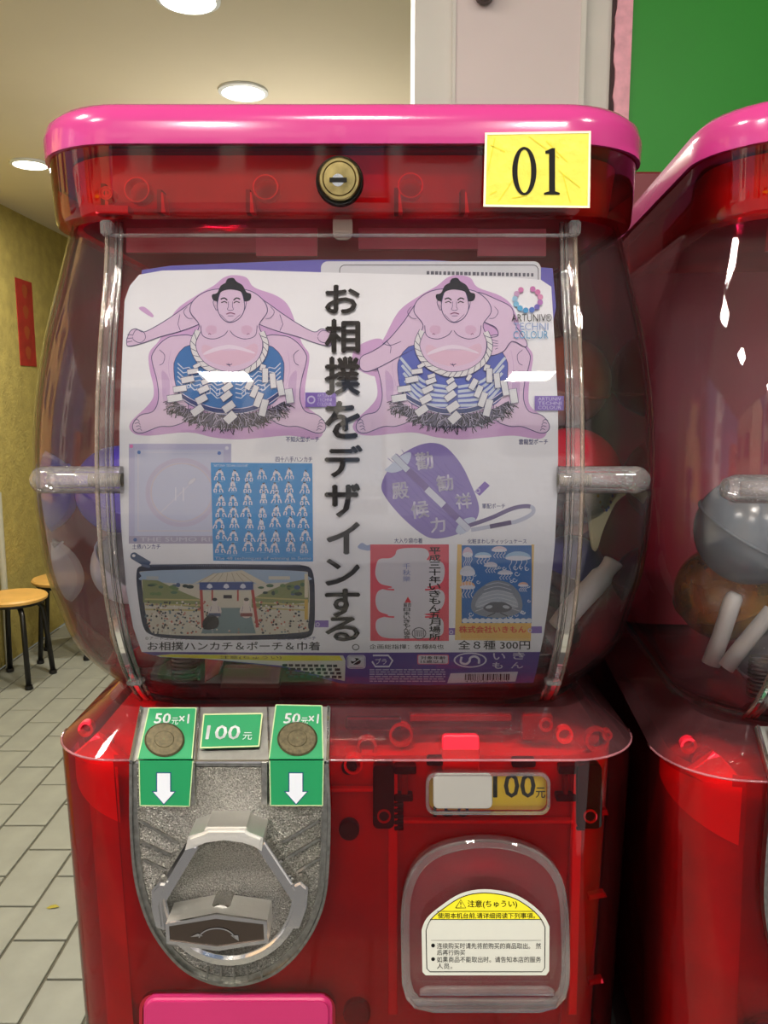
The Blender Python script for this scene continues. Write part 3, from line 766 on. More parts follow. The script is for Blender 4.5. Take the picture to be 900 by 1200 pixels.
for x in (243, 259, 274, 290, 306):
    mk('plate_ridge', prismline([(x, 1133), (x + (x - 268) * .02, 1151 - abs(x - 270) * .1)], 1.8, PYF - .0012, PYF), M_RIM, pl)
# upper sloped part
up = [(164, 829), (387, 828), (385.5, 892), (151, 892)]
mk('plate_slope', sheet(up, [], slope, (0, .002, -.0022)), mat('plate_slope_metal', (172, 172, 168), .3, 1.0, noise=(120, .15), bump=(150, .15, .001)), pl)
for (a, b, w) in (((166, 829), (153.5, 892), 3), ((385, 828), (384, 892), 3), ((234, 830), (230, 893), 2), ((314, 830), (316, 893), 2), ((160, 892.5), (378, 892.5), 2)):
    dx, dy = b[0] - a[0], b[1] - a[1]; l = math.hypot(dx, dy); ox, oy = -dy / l * w / 2, dx / l * w / 2
    q = [(a[0] - ox, a[1] - oy), (a[0] + ox, a[1] + oy), (b[0] + ox, b[1] + oy), (b[0] - ox, b[1] - oy)]
    mk('plate_ridge', sheet(q, [], lambda x, y: slope(x, y, .0012), (0, 0, -.0012)), M_CHROME, pl)
# coin guides either side of the centre
for x0, x1 in ((222, 229), (306, 314)):
    mk('coin_guide', prism([(x0, 893), (x1, 893), (x1, 944), (x0, 944)], PYF - .0022, PYF, .0004, 1), M_RIM, pl)
# green price stickers, bent over the edge
for s, q_top, q_bot, c0, name in ((0, [(176, 832.5), (231, 832.5), (226, 891.5), (163, 891.5)], [(163, 891.5), (226, 891.5), (222, 945), (164, 944)], 0, 'left'),
                           (1, [(324, 829), (377.5, 830), (379, 891.5), (316, 891.5)], [(316, 891.5), (379, 891.5), (378, 944), (317, 944)], 0, 'right')):
    st = mk('price_sticker', sheet(q_top, [], lambda x, y: slope(x, y, .0026), (0, 0, -.0004)), M_GREEN, pl, label='green 50 sticker on the %s side' % name)
    mk('lower_half', sheet(q_bot, [], lambda x, y: F(x, y, PYF - .0026), (0, .0004, 0)), M_GREEN, st)
    ink = Ink(); x0 = 180 if s == 0 else 331
    ink.text('50', x0 + 2, 839, x0 + 21, 850.5, M_WHITE, 1, 0.03, 0, 0.15); ink.text('元', x0 + 22, 844, x0 + 30, 852, M_WHITE, 1, 0.012, 0, 0.1)
    ink.text('×1', x0 + 31, 840, x0 + 43, 850.5, M_WHITE, 1, 0.025, 0, 0.1)
    for i in range(4):
        a, b = q_top[i], q_top[(i + 1) % 4]
        if i != 2: ink.line([a, b], 1.2, (176, 200, 150), 1)
    ink.build('lettering', st, lambda x, y, l: slope(x, y, .0027 + l * .0001))
    ink = Ink(); ax = 192 if s == 0 else 347
    ink.poly([(ax - 9, 905), (ax + 8.5, 905), (ax + 8.5, 927), (ax + 14.5, 927), (ax, 943.5), (ax - 14.5, 927), (ax - 9, 927)], (30, 70, 110), 1)
    ink.poly([(ax - 7.8, 906.2), (ax + 7.3, 906.2), (ax + 7.3, 928), (ax + 12.5, 928), (ax, 942), (ax - 12.5, 928), (ax - 7.8, 928)], (208, 214, 226), 2)
    for i in (1, 2, 3): ink.line([q_bot[i], q_bot[(i + 1) % 4]], 1.2, (176, 200, 150), 1)
    ink.build('arrow_print', st, lambda x, y, l: F(x, y, PYF - .0027 - l * .0001))
    # old coin lying under the printed sticker's clear film
    ccx, ccy = (194, 870) if s == 0 else (349, 869)
    coin = ell(ccx, ccy, 23.5, 20, 36)
    def bent(x, y, d=0.0032):
        return slope(x, y, d) if y < 891.5 else F(x, y, PYF - d)
    V, Fs = [], []
    for ri in (1.0, .93, .90, .50, .46, .02):
        h = {1.0: .0030, .93: .0040, .90: .0036, .50: .0036, .46: .0040, .02: .0040}[ri]
        for (x, y) in coin: V.append(bent(ccx + (x - ccx) * ri, ccy + (y - ccy) * ri, h))
    for r_ in range(5):
        for k in range(36): Fs.append((r_ * 36 + k, r_ * 36 + (k + 1) % 36, (r_ + 1) * 36 + (k + 1) % 36, (r_ + 1) * 36 + k))
    cn = mk('coin', (V, Fs), M_COIN, st, 30, label='worn bronze coin on the green sticker')
    V, Fs = [], []
    for k in range(14):
        a = -PI * .95 + PI * .9 * k / 13; px_, py_ = ccx + 17 * math.cos(a), ccy + 17 * math.sin(a)
        n0 = len(V); V += [bent(px_ + dx, py_ + dy, .0042) for dx, dy in ((-1.2, -1.4), (1, -1.6), (1.3, 1.4), (-1, 1.2))]; Fs.append((n0, n0 + 1, n0 + 2, n0 + 3))
# central 100 sticker
q = [(240, 840), (308, 839), (304, 877), (236, 879)]
mid = mk('price_sticker', sheet(q, [], lambda x, y: slope(x, y, .0024), (0, 0, -.0006)), M_GREEN, pl, label='green 100 sticker in the centre of the plate')
ink = Ink()
for i in range(4): ink.line([q[i], q[(i + 1) % 4]], 1.6, (186, 200, 150), 1)
ink.text('100', 242, 853, 282, 869, M_WHITE, 1, 0.02, 0, 0.12); ink.text('元', 285, 861, 296, 869.5, M_WHITE, 1, 0.012, 0, 0.1)
ink.build('lettering', mid, lambda x, y, l: slope(x, y, .0026 + l * .0001))

# ring frame of the turning knob
KY = .3815
arcb = [(268 + 84 * math.cos(a), 1052 + 82 * math.sin(a)) for a in [PI * k / 24 for k in range(25)]]
ring = [(352, 1040)] + arcb[1:-1] + [(184, 1045)]
def annul(outer, inner_, Yf, Yb): return sheet(outer, [inner_], lambda x, y: F(x, y, Yf), (0, Yb - Yf, 0))
o_arc = [(268 + 86 * math.cos(a), 1050 + 84 * math.sin(a)) for a in [PI * k / 28 for k in range(29)]]
i_arc = [(268 + 74 * math.cos(a), 1050 + 72 * math.sin(a)) for a in [PI * k / 28 for k in range(29)]]
band = o_arc + i_arc[::-1]
mk('knob_ring', prism(band, .3885, PYF, .0015, 2), M_CHROME, pl, 40, label='chrome ring round the turning knob')
# raised end blocks
mk('ring_block', prism([(177, 1045), (186, 1035), (196, 1036), (188, 1062), (192, 1092), (182, 1088), (177, 1068)], KY + .003, PYF, .0012, 2), M_CHROME, pl, 40)
mk('ring_block', prism([(361, 1042), (352, 1034), (342, 1038), (345, 1060), (342, 1090), (350, 1090), (359, 1066)], KY + .003, PYF, .0012, 2), M_CHROME, pl, 40)
# sloping arms with a black groove
for arm, groove in (([(222, 988), (232, 994), (195, 1056), (184, 1052)], [(216, 992), (222, 990), (188, 1048), (182, 1047)]),
                    ([(300, 994), (310, 986), (352, 1050), (341, 1056)], [(311, 986), (317, 988), (356, 1046), (351, 1050)])):
    mk('ring_arm', prism(arm, KY + .004, PYF, .0010, 2), M_CHROME, pl, 40)
    mk('arm_groove', prism(groove, PYF - .004, PYF, 0), M_BLACK, pl)
# head block of the frame: textured top, shiny arched front
cap = [(216, 998), (220, 982), (238, 976), (243, 973), (287, 973), (292, 977), (308, 983), (306, 999), (298, 994), (284, 989), (262, 986), (240, 989), (226, 995)]
mk('ring_head', prism(cap, .3765, PYF, .0012, 2), mat('cast_chrome', (240, 238, 234), .42, 1.0, bump=(500, .25, .001)), pl, 40, label='cast metal head of the knob frame')
cap2 = [(236, 979), (241, 970), (288, 970), (294, 980)]
mk('ring_head', prism(cap2, .3780, PYF, .0010, 2), mat('cast_chrome', (190, 188, 182)), pl, 40)
# dome inside the ring
cI = F(268, 1040, PYF)
mk('knob_base', lathe([(.0285, 0), (.0275, -.0015), (.0255, -.002), (.0001, -.0025)], (cI.x, cI.y, cI.z), 'Y', 40), M_HAMMER, pl, 50)
mk('knob_hub', lathe([(.0065, 0), (.0065, -.010), (.0058, -.0120), (.0001, -.0125)], F(264, 1056, .392), 'Y', 24), M_CHROME, pl, 40)
# the hexagonal turning bar
KF = .3735
fr = [(194, 1083), (253, 1071.5), (312.7, 1080), (314, 1105), (255, 1114.5), (195, 1106)]
kb = prism(fr, KF, .391, .0011, 2)
kn = mk('turning_knob', kb, mat('knob_cast', (242, 240, 236), .42, 1.0, bump=(420, .22, .001)), pl, 40, label='chrome six-sided turning knob with an arrow')
ifr = [(254 + (x - 254) * .93, 1093 + (y - 1093) * .76) for x, y in fr]
mk('knob_face', sheet(ifr, [], lambda x, y: F(x, y, KF - .00035)), mat('knob_panel', (112, 100, 92), .22, 1.0), kn)
mk('knob_rim', annul(fr, ifr, KF - .0009, KF + .0004), M_CHROME, kn)
ink = Ink(); CHI = (200, 200, 198)
arc = [(254 + 21 * math.cos(a), 1101 - 13 * math.sin(a)) for a in [PI * (.05 + .9 * k / 14) for k in range(15)]]
ink.line(arc, 1.5, M_CHROME, 1)
ink.poly([(270, 1096), (280, 1103), (279, 1096)], M_CHROME, 1); ink.poly([(238, 1097), (223, 1098), (232, 1094)], M_CHROME, 1)
ink.build('arrow_print', kn, lambda x, y, l: F(x, y, KF - .0007))
# coin coil and faint parts behind the lens foot
cc_ = F(219, 790, .46)
mk('coil', tube([(cc_.x + .0075 * math.cos(a), .458 + .0075 * math.sin(a), Z0 - .166 + .0235 * a / (2 * PI * 10)) for a in [2 * PI * k / 14 for k in range(141)]], .0009, 6), M_STEEL, mach, True, label='steel spring coil')
mk('coin_tray', prism([(262, 782), (330, 782), (326, 818), (256, 818)], .452, .457, .0006, 1), mat('tray_red', (200, 120, 110), .35), mach)
mk('coin_tray', prism([(240, 772), (262, 772), (256, 790), (240, 800)], .450, .455, .0006, 1), M_BRIGHT, mach)

# ================================================================== POSTER
def psurf(px, py, off=0.0):
    a, dy, dz = rdir(px, py); Y = .39
    for _ in range(24):
        z = dz / dy * Y; Y = .5 * Y + .5 * (front(z) + .0042)
    t_ = Y / dy; p = Vector((a * t_, Y, CAMZ + dz * t_))
    return p + Vector((0, -off, 0))
def pmap(x, y, l): return psurf(x, y, .00004 * l)
CUTS = list(range(300, 720, 9)) + list(range(720, 812, 4))
PO = F(400, 560, .385)
poster = root('sumo_poster', (PO.x, .41, Z0 - .1678), 'white sumo goods poster with black vertical Japanese heading inside the clear dome', 'poster')
PAPER = mat('poster_paper', (236, 236, 242), .55, noise=(30, .025), bump=(26, .5, .0035))
VIO = (98, 92, 172); NAVY = (44, 50, 92)
def part(name, fn, label=None):
    i = Ink(); fn(i); return i.build(name, poster, pmap, CUTS, label)
# backing sheets
def f(i):
    i.poly([(166, 316), (200, 311), (372, 304), (500, 304), (648, 314), (652, 360), (640, 420), (150, 420)], VIO, -16)
    i.poly([(135 + 30, 322), (190, 316), (190, 330), (160, 340)], VIO, -15)
part('backing_sheet', f, 'violet backing sheet showing above the poster')
def f(i):
    i.poly(rrect(376, 306, 634, 420, 8), (206, 206, 214), -12)
    i.line(rrect(398, 310.5, 631, 420, 6), .8, (60, 60, 80), -11, True)
    for k in range(26):
        x = 500 + k * 4.9; i.rect(x, 317.5 + k * .1, x + random.choice((2.8, 3.8, 3.3)), 321.5 + k * .1, (90, 90, 104), -10)
part('label_card', f, 'white card with rounded corner behind the poster')
sheet_out = [(146, 352), (152, 335), (163, 322), (190, 317), (265, 315.5), (372, 319), (500, 322), (600, 325), (634, 328), (646, 336), (650, 400), (654, 480), (654, 560), (650, 640), (643, 705), (637, 745), (633, 764), (400, 765), (166, 764), (156, 735), (148, 690), (142, 620), (140, 560), (140, 500), (143, 420)]
def f(i): i.poly(sheet_out, PAPER, 0)
part('paper_sheet', f)
# ---------- wrestlers
SK = (212, 184, 214); SK2 = (192, 160, 200); HALO = (200, 158, 206); LN = (62, 60, 104); HAIR = (40, 48, 66)
def wrestler(i, dx, bent_arm, blue):
    T = lambda pts: [(130 + x / 3.333 + dx, 290 + y / 3.333) for x, y in pts]
    C = lambda pts, n=4: cat(T(pts), n, True)
    halo = [(150, 610), (168, 560), (150, 470), (150, 410), (190, 360), (250, 250), (330, 190), (400, 150), (440, 118), (480, 108), (530, 118), (560, 156), (650, 190), (700, 240), (745, 370), (775, 420), (765, 500), (758, 560), (765, 620), (825, 670), (830, 720), (800, 748), (700, 735), (600, 742), (500, 750), (400, 742), (300, 722), (150, 735), (88, 725), (75, 685)]
    i.poly(C(halo), HALO, 1)
    i.lay = 2
    # legs
    legL = [(330, 360), (250, 345), (200, 368), (163, 415), (162, 450), (180, 520), (186, 590), (165, 640), (115, 655), (86, 690), (92, 718), (125, 724), (190, 700), (245, 697), (300, 660), (300, 520)]
    i.shape(C(legL), SK, LN, .9, 3)
    legR = [(924 - x, y) for x, y in legL]
    i.shape(C(legR), SK, LN, .9, 3)
    for sx in (1, -1):
        q = lambda pts: T([(462 + sx * (x - 462), y) for x, y in pts])
        for k in range(4): i.line(cat(q([(90 + k * 4, 676 + k * 12), (104 + k * 3, 672 + k * 12), (112 + k * 3, 682 + k * 11)]), 3), .7, LN, 5)
        i.line(cat(q([(190, 400), (210, 420), (205, 450), (190, 460)]), 4), .7, LN, 5)
        i.line(cat(q([(235, 400), (225, 470), (240, 540)]), 4), .6, SK2, 5)
        i.poly(cat(q([(200, 480), (230, 520), (225, 600), (205, 600), (200, 540)]), 4, True), SK2, 4)
    # far-out arms (left one always straight)
    if not bent_arm:
        armL = [(66, 350), (78, 325), (100, 318), (130, 330), (190, 300), (255, 258), (330, 205), (400, 170), (420, 260), (345, 300), (270, 328), (190, 350), (130, 372), (70, 386), (62, 366)]
        armR = [(924 - x, y) for x, y in armL]; armR[0] = (880, 352); armR[1] = (866, 330)
        for ar in (armL, armR): i.shape(C(ar), SK, LN, .9, 6)
        i.line(T([(270, 262), (262, 300), (272, 326)]), .7, LN, 8); i.line(T([(660, 262), (672, 300), (660, 326)]), .7, LN, 8)
        i.line(C([(86, 345), (100, 322), (128, 330), (135, 355), (115, 372), (90, 362)]), .7, LN, 8)
        i.line(C([(808, 345), (825, 325), (850, 330), (862, 352), (840, 372), (815, 365)]), .7, LN, 8)
        i.poly(C([(110, 240), (130, 232), (165, 262), (158, 272)]), HALO, 2)
        for k in range(3):
            i.line(T([(64, 340 + 15 * k), (84, 342 + 12 * k)]), .7, LN, 8)
    else:
        A = lambda pts: [(370 + x / 3, 290 + y / 3) for x, y in pts]
        i.poly(cat(A([(240, 330), (180, 330), (130, 370), (150, 430), (240, 450)]), 4, True), HALO, 1)
        i.shape(cat(A([(436, 156), (360, 190), (310, 260), (250, 330), (200, 365), (160, 385), (155, 420), (175, 436), (215, 425), (300, 380), (370, 340), (410, 290)]), 4, True), SK, LN, .9, 6)
        i.shape(cat(A([(560, 160), (640, 185), (690, 215), (700, 270), (740, 330), (735, 350), (690, 330), (660, 365), (620, 380), (600, 372), (605, 330), (610, 318), (640, 310), (630, 280), (580, 250)]), 4, True), SK, LN, .9, 12)
        for k in range(4): i.line(A([(606 + 8 * k, 322 + 12 * k), (640, 330 + 8 * k)]), .7, LN, 14)
        i.line(A([(250, 330), (265, 350), (262, 372)]), .7, LN, 8)
        i.line(cat(A([(235, 335), (260, 345), (300, 330)]), 3), .7, LN, 8)
    # apron
    i.shape(C([(330, 375), (255, 430), (248, 500), (262, 560), (300, 610), (400, 648), (462, 655), (530, 648), (630, 610), (665, 560), (675, 500), (668, 430), (590, 375)], 3), blue, LN, .8, 7)
    random.seed(3)
    if bent_arm:
        for k in range(5):
            for sx in (1, -1):
                i.line(cat(T([(462 + sx * x, y) for x, y in ((205 - 6 * k, 430 + 30 * k), (120, 520 + 22 * k), (20, 545 + 18 * k))]), 4), 3.2, (186, 196, 214), 9)
    else:
        for k in range(5):
            for sx in (1, -1):
                b = 520 + 17 * k
                pts = []
                for q in range(9):
                    pts.append((462 + sx * (25 + q * 22), b - q * 8 + (9 if q % 2 else -4)))
                i.line(T(pts), 1.3, (190, 200, 220), 9)
        for sx in (1, -1):
            for k in range(4):
                x = 462 + sx * (50 + 38 * k); i.line(T([(x, 560 - 10 * k), (x + 14, 552 - 10 * k), (x + 14, 575 - 10 * k), (x + 2, 580 - 10 * k), (x, 570 - 10 * k)]), 1.1, (200, 208, 226), 10)
    band_ = [(262, 570), (330, 610), (400, 635), (462, 640), (530, 635), (600, 610), (660, 570)]
    i.line(cat(T(band_), 4), 5.5, (46, 60, 112), 11); i.line(cat(T([(x, y - 10) for x, y in band_]), 4), .8, (210, 200, 220), 12); i.line(cat(T([(x, y + 10) for x, y in band_]), 4), .9, (210, 200, 220), 12)
    # black fringe made of many short tufts
    i.poly(C([(250, 600), (300, 630), (400, 650), (462, 656), (530, 650), (620, 630), (680, 600), (670, 640), (620, 675), (550, 700), (462, 706), (380, 700), (300, 672), (255, 640)], 3), (80, 76, 100), 11)
    for k in range(330):
        u = random.uniform(-1, 1); x = 462 + 232 * u; y = 592 + 52 * (1 - u * u) + random.uniform(0, 62) * (1 - .35 * u * u)
        l = random.uniform(16, 34); a = u * 1.1 + random.uniform(-.9, .9)
        x2, y2 = x + l * math.sin(a), y + l * math.cos(a); mx = (x + x2) / 2 + random.uniform(-7, 7)
        i.line(T([(x, y), (mx, (y + y2) / 2), (x2, y2)]), .85, (28, 26, 40), 13)
        if k % 3 == 0: i.line(T([(x + 4, y), (mx + 4, (y + y2) / 2), (x2 + 5, y2)]), .45, (180, 170, 200), 14)
    # torso
    i.shape(C([(400, 165), (330, 200), (310, 250), (345, 300), (335, 340), (332, 400), (360, 450), (400, 478), (462, 490), (520, 480), (565, 450), (592, 400), (590, 340), (580, 300), (612, 250), (590, 200), (525, 165)]), SK, LN, .9, 15)
    i.poly(C([(370, 380), (420, 400), (500, 400), (560, 375), (575, 400), (550, 440), (462, 465), (380, 440), (355, 400)]), (214, 176, 202), 16)
    i.poly(C([(365, 420), (462, 395), (560, 415), (540, 400), (462, 380), (385, 400)]), (222, 206, 226), 17)
    for sx in (1, -1):
        q = lambda pts: T([(462 + sx * (x - 462), y) for x, y in pts])
        i.line(cat(q([(352, 305), (360, 345), (400, 358), (440, 345), (458, 325)]), 5), .8, LN, 18)
        i.poly(cat(q([(370, 320), (385, 305), (412, 310), (410, 335), (385, 340)]), 4, True), (206, 168, 200), 16)
        i.line(q([(382, 340), (386, 336), (392, 341)]), .8, (120, 70, 110), 18)
        i.line(cat(q([(300, 232), (285, 252), (300, 275), (320, 278)]), 4), .6, LN, 18)
    i.line(T([(452, 455), (462, 460), (474, 455)]), .9, LN, 18); i.line(T([(460, 452), (466, 466)]), .7, LN, 18)
    # head
    i.shape(C([(400, 215), (412, 200), (418, 235), (412, 245)], 3), SK, LN, .7, 15); i.shape(C([(530, 215), (522, 200), (514, 235), (522, 245)], 3), SK, LN, .7, 15)
    i.poly(C([(400, 205), (396, 185), (416, 178), (430, 150), (455, 135), (462, 122), (480, 120), (492, 134), (515, 148), (530, 175), (548, 182), (545, 205), (520, 212), (425, 212)], 3), HAIR, 17)
    i.shape(C([(418, 215), (420, 250), (438, 280), (466, 294), (500, 280), (520, 250), (522, 215), (505, 165), (466, 158), (434, 165)], 4), SK, LN, .9, 18)
    i.poly(C([(420, 185), (432, 150), (466, 142), (505, 150), (520, 185), (505, 172), (466, 165), (436, 172)], 3), HAIR, 20)
    i.shape(C([(452, 140), (458, 124), (478, 122), (488, 138), (478, 145)], 3), HAIR, (24, 28, 40), .6, 21)
    for sx in (-1, 1):
        i.line(cat(T([(468 + sx * 38, 203), (468 + sx * 24, 198), (468 + sx * 12, 207)]), 3), 1.5, HAIR, 21)
        i.line(T([(468 + sx * 36, 216), (468 + sx * 22, 211), (468 + sx * 13, 218)]), 1.1, (30, 34, 50), 21)
        i.line(cat(T([(468 + sx * 8, 212), (468 + sx * 8, 232), (468 + sx * 12, 243), (468, 247)]), 3), .6, LN, 21)
    i.line(cat(T([(452, 261), (468, 256), (486, 261)]), 3), 1.3, (130, 70, 110), 21); i.line(T([(458, 268), (480, 268)]), .6, LN, 21)
    i.line(cat(T([(430, 262), (466, 292), (506, 262)]), 4), .5, LN, 21)
    # braided rope
    rope = cat(T([(342, 325), (322, 375), (335, 425), (370, 465), (430, 492), (470, 496), (520, 488), (570, 458), (598, 420), (606, 375), (590, 330)]), 6)
    i.line(rope, 7.2, LN, 22); i.line(rope, 5.8, (216, 214, 218), 23)
    for k in range(2, len(rope) - 2, 3):
        p, q2 = rope[k], rope[min(k + 2, len(rope) - 1)]; dx_, dy_ = q2[0] - p[0], q2[1] - p[1]; l = math.hypot(dx_, dy_) or 1
        i.line([(p[0] - dy_ / l * 3, p[1] + dx_ / l * 3), (q2[0] + dy_ / l * 3, q2[1] - dx_ / l * 3)], .7, LN, 24)
    # paper streamers
    ST = [  # (x, y, width, height, angle) of every folded paper tag
        (338, 462, 30, 16, -.5), (322, 484, 44, 20, -.15), (302, 516, 50, 24, -.2), (272, 552, 52, 24, -.15), (252, 588, 58, 28, -.15),
        (378, 502, 30, 16, -.3), (376, 522, 42, 20, -.35), (364, 554, 44, 24, -.45), (356, 592, 46, 28, -.5), (340, 636, 50, 30, -.6),
        (452, 520, 32, 18, -.6), (456, 545, 44, 24, -.6), (452, 580, 46, 26, -.65), (462, 622, 50, 30, -.6), (468, 664, 48, 34, -.75),
        (524, 508, 26, 16, -1.0), (542, 534, 24, 44, .5), (562, 562, 24, 48, .4), (578, 594, 26, 58, .35), (598, 626, 28, 66, .25),
        (594, 470, 22, 26, .3), (604, 500, 24, 56, 0), (634, 520, 24, 58, -.1), (664, 548, 26, 60, -.2), (698, 580, 30, 56, -.15)]
    for k, (x, y, w, h, ang) in enumerate(ST):
        q = [(-w / 2, -h / 2), (w / 2, -h / 2), (w / 2, h / 2), (-w / 2, h / 2)]
        i.shape(T([(x + a * math.cos(ang) - b * math.sin(ang), y + a * math.sin(ang) + b * math.cos(ang)) for a, b in q]), (214, 214, 220), LN, .7, 25 + (k % 5) * 2)
part('wrestler_print', lambda i: wrestler(i, 0, False, (52, 106, 172)), 'printed sumo wrestler with both arms stretched out')
part('wrestler_print', lambda i: wrestler(i, 262, True, (84, 96, 178)), 'printed sumo wrestler with one hand on his belly')
# ---------- title
def f(i):
    ys = [(334, 366), (371, 411), (418, 460), (470, 512), (522, 557), (566, 606), (612, 655), (664, 692), (697, 722), (724, 753)]
    rows = {'お': (335, 367), '相': (375, 413), '撲': (419, 462), 'を': (471, 513), 'デ': (522, 558), 'ザ': (567, 605), 'イ': (612, 648), 'ン': (655, 685), 'す': (690, 722), 'る': (723, 750)}
    for ch, (y0, y1) in rows.items():
        i.text(ch, 382 if ch not in 'イ' else 384, y0, 421 if ch != 'デ' else 424, y1, (34, 33, 36), 34, 0.03)
    i.line(ell(417, 757.5, 3.8, 3.2, 16), .9, M_INK, 34, True)
part('title_lettering', f, 'large black vertical Japanese heading')
def f(i):
    i.lay = 30
    for k in range(12):
        a = -PI / 2 + .4 + 2 * PI * k / 13; c = ((190, 110, 170), (205, 120, 170), (214, 140, 180), (170, 110, 180), (110, 100, 180), (80, 110, 190), (70, 150, 205), (90, 170, 215), (120, 180, 215), (150, 190, 220), (190, 150, 190), (200, 120, 170))[k]
        i.poly(ell(618 + 15 * math.cos(a), 351 + 13 * math.sin(a), 3.3, 3.3, 12), c, 30)
    i.text('ARTUNIV®', 599, 368, 646, 377, (66, 66, 72), 30)
    i.text('TECHNI', 601, 378.5, 642, 387, (140, 160, 206), 30); i.text('COLOUR', 601, 388, 642, 397, (92, 160, 206), 30)
    for x, y in ((358, 460), (626, 464), (368 - 4 + 202, 1000)):
        if y < 900:
            i.rect(x, y, x + 34 if x > 400 else x + 36, y + 17, (120, 92, 180), 29)
            if x < 400: i.line(ell(x + 7, y + 8.5, 4, 4, 14), 1.8, (190, 180, 220), 30, True)
            for k, t_ in enumerate(('ARTUNIV', 'TECHNI', 'COLOUR')): i.text(t_, x + 14 - (10 if x > 400 else 0), y + 1.5 + 5 * k, x + 31, y + 5.5 + 5 * k, (196, 186, 226), 30)
    for x, y, w in ((369, 727, 16), (525, 736, 10), (617, 734, 18)):
        i.rect(x, y, x + w, y + 8, (124, 98, 176), 2); i.line(ell(x + 3.5, y + 4, 2, 2, 10), 1, (200, 190, 220), 30, True)
    i.poly(cat([(419, 641), (424, 636), (430, 639), (436, 638), (434, 645), (424, 644)], 3, True), (150, 165, 205), 2)
part('logo_print', f)
CAP = (62, 64, 128)
def f(i):
    for t_, x0, y0, x1, y1 in (('不知火型ポーチ', 335, 511.5, 374, 518), ('雲龍型ポーチ', 608, 514.5, 642, 521), ('四十八手ハンカチ', 323, 535, 366, 541.5), ('土俵ハンカチ', 155, 637.5, 188, 643.5), ('軍配ポーチ', 565, 590, 592, 596),
                               ('大入り袋巾着', 462, 630.5, 495, 636.5), ('化粧まわしティッシュケース', 548, 631.5, 617, 637), ('勧進相撲ペンポーチ', 325, 745.5, 370, 750)):
        i.text(t_, x0, y0, x1, y1, CAP, 2, .012)
    i.text('©アートユニブテクニカラー', 170, 745.5, 245, 750, (60, 58, 70), 2)
    i.text('お相撲ハンカチ＆ポーチ＆巾着', 173, 752, 375, 762, (34, 33, 38), 2, .014)
    i.text('企画総指揮：佐藤純也', 433, 755, 520, 760.5, (34, 33, 38), 2, .01)
    i.text('全８種 300円', 537, 750.5, 621, 761, (34, 33, 38), 2, .014)
part('caption_lettering', f)
# ---------- ring handkerchief
def f(i):
    i.rect(151, 520, 271, 637, (176, 174, 208), 1); i.rect(158, 527, 262, 628, (186, 190, 216), 2)
    i.rect(151, 628, 271, 637, (158, 152, 178), 2)
    i.line(ell(213, 577, 40, 38, 40), 5, (184, 176, 204), 3, True)
    i.line(ell(213, 577, 36, 34, 40), 1.4, (196, 182, 194), 4, True)
    for x in (206, 215): i.line([(x, 571), (x, 587)], 1, (222, 220, 232), 4)
    i.line([(162, 530), (256, 530)], 1, (200, 198, 216), 3); i.line([(162, 530), (162, 622)], 1, (202, 198, 210), 3); i.line([(162, 622), (250, 622)], 1, (202, 190, 196), 3)
    i.line([(187, 602), (222, 568)], 1, (206, 204, 220), 4); i.shape(ell(225, 564, 6, 2.4, 12, -.7), (206, 206, 220), (170, 170, 196), .5, 5)
    for x, y, c in ((154, 523, (210, 110, 170)), (158.5, 632.5, (60, 90, 160)), (266, 525, (214, 214, 226)), (163, 530, (90, 120, 180)), (257, 531, (90, 120, 190))): i.poly(ell(x, y, 2.2, 2.2, 10), c, 5)
    i.text('THE SUMO RI', 164, 629.5, 246, 634.5, (196, 192, 208), 4)
part('ring_handkerchief_print', f, 'pale lilac handkerchief print with a ring')
# ---------- blue handkerchief of forty-eight throws
def f(i):
    i.poly([(247, 542), (366, 543), (367, 658), (250, 657)], (30, 130, 202), 5)
    i.text('"ARTUNIV TECHNI COLOUR"', 250, 544, 291, 547, (190, 214, 236), 6)
    i.text('The 48 techniques of winning in Sumo', 252, 652.5, 365, 656.5, (186, 212, 236), 6, .012)
    random.seed(11); WHT = (212, 214, 228)
    for r in range(7):
        for k in range(7):
            x = 258 + k * 16.4 + random.uniform(-2, 2); y = 556 + r * 14.2 + random.uniform(-2, 2)
            if r == 6: y = min(y, 645)
            for s in (-1, 1):
                lean = random.uniform(1.0, 3.2) * s; hx, hy = x + lean * .3, y - 5.2 + random.uniform(-.8, .8)
                bx, by = x + lean * 1.3, y + 1
                i.line([(hx, hy + 1.4), ((hx + bx) / 2 + s * .6, (hy + by) / 2), (bx, by)], 2.6, WHT, 7)
                i.line([(bx, by), (bx + s * 2.0, by + 2.5), (bx + s * random.uniform(1, 3.6), by + 5.5)], 1.5, WHT, 7)
                i.line([(bx, by), (bx - s * 1.2, by + 3), (bx - s * .4, by + 5.5)], 1.3, WHT, 7)
                i.line([(hx, hy + 2), (x - s * 2.2, y - 2)], 1.2, WHT, 7)
                i.poly(ell(hx, hy, 1.1, 1.2, 8), WHT, 8); i.poly(ell(hx, hy - .6, 1.0, .8, 8), (36, 50, 80), 9)
                i.line([(bx - .9, by), (bx + .9, by + .3)], .8, (60, 80, 120), 9)
            i.line([(x - 4, y + 8), (x + 4, y + 8)], .5, (120, 180, 226), 6)
part('technique_handkerchief_print', f, 'bright blue handkerchief print covered in small wrestlers')
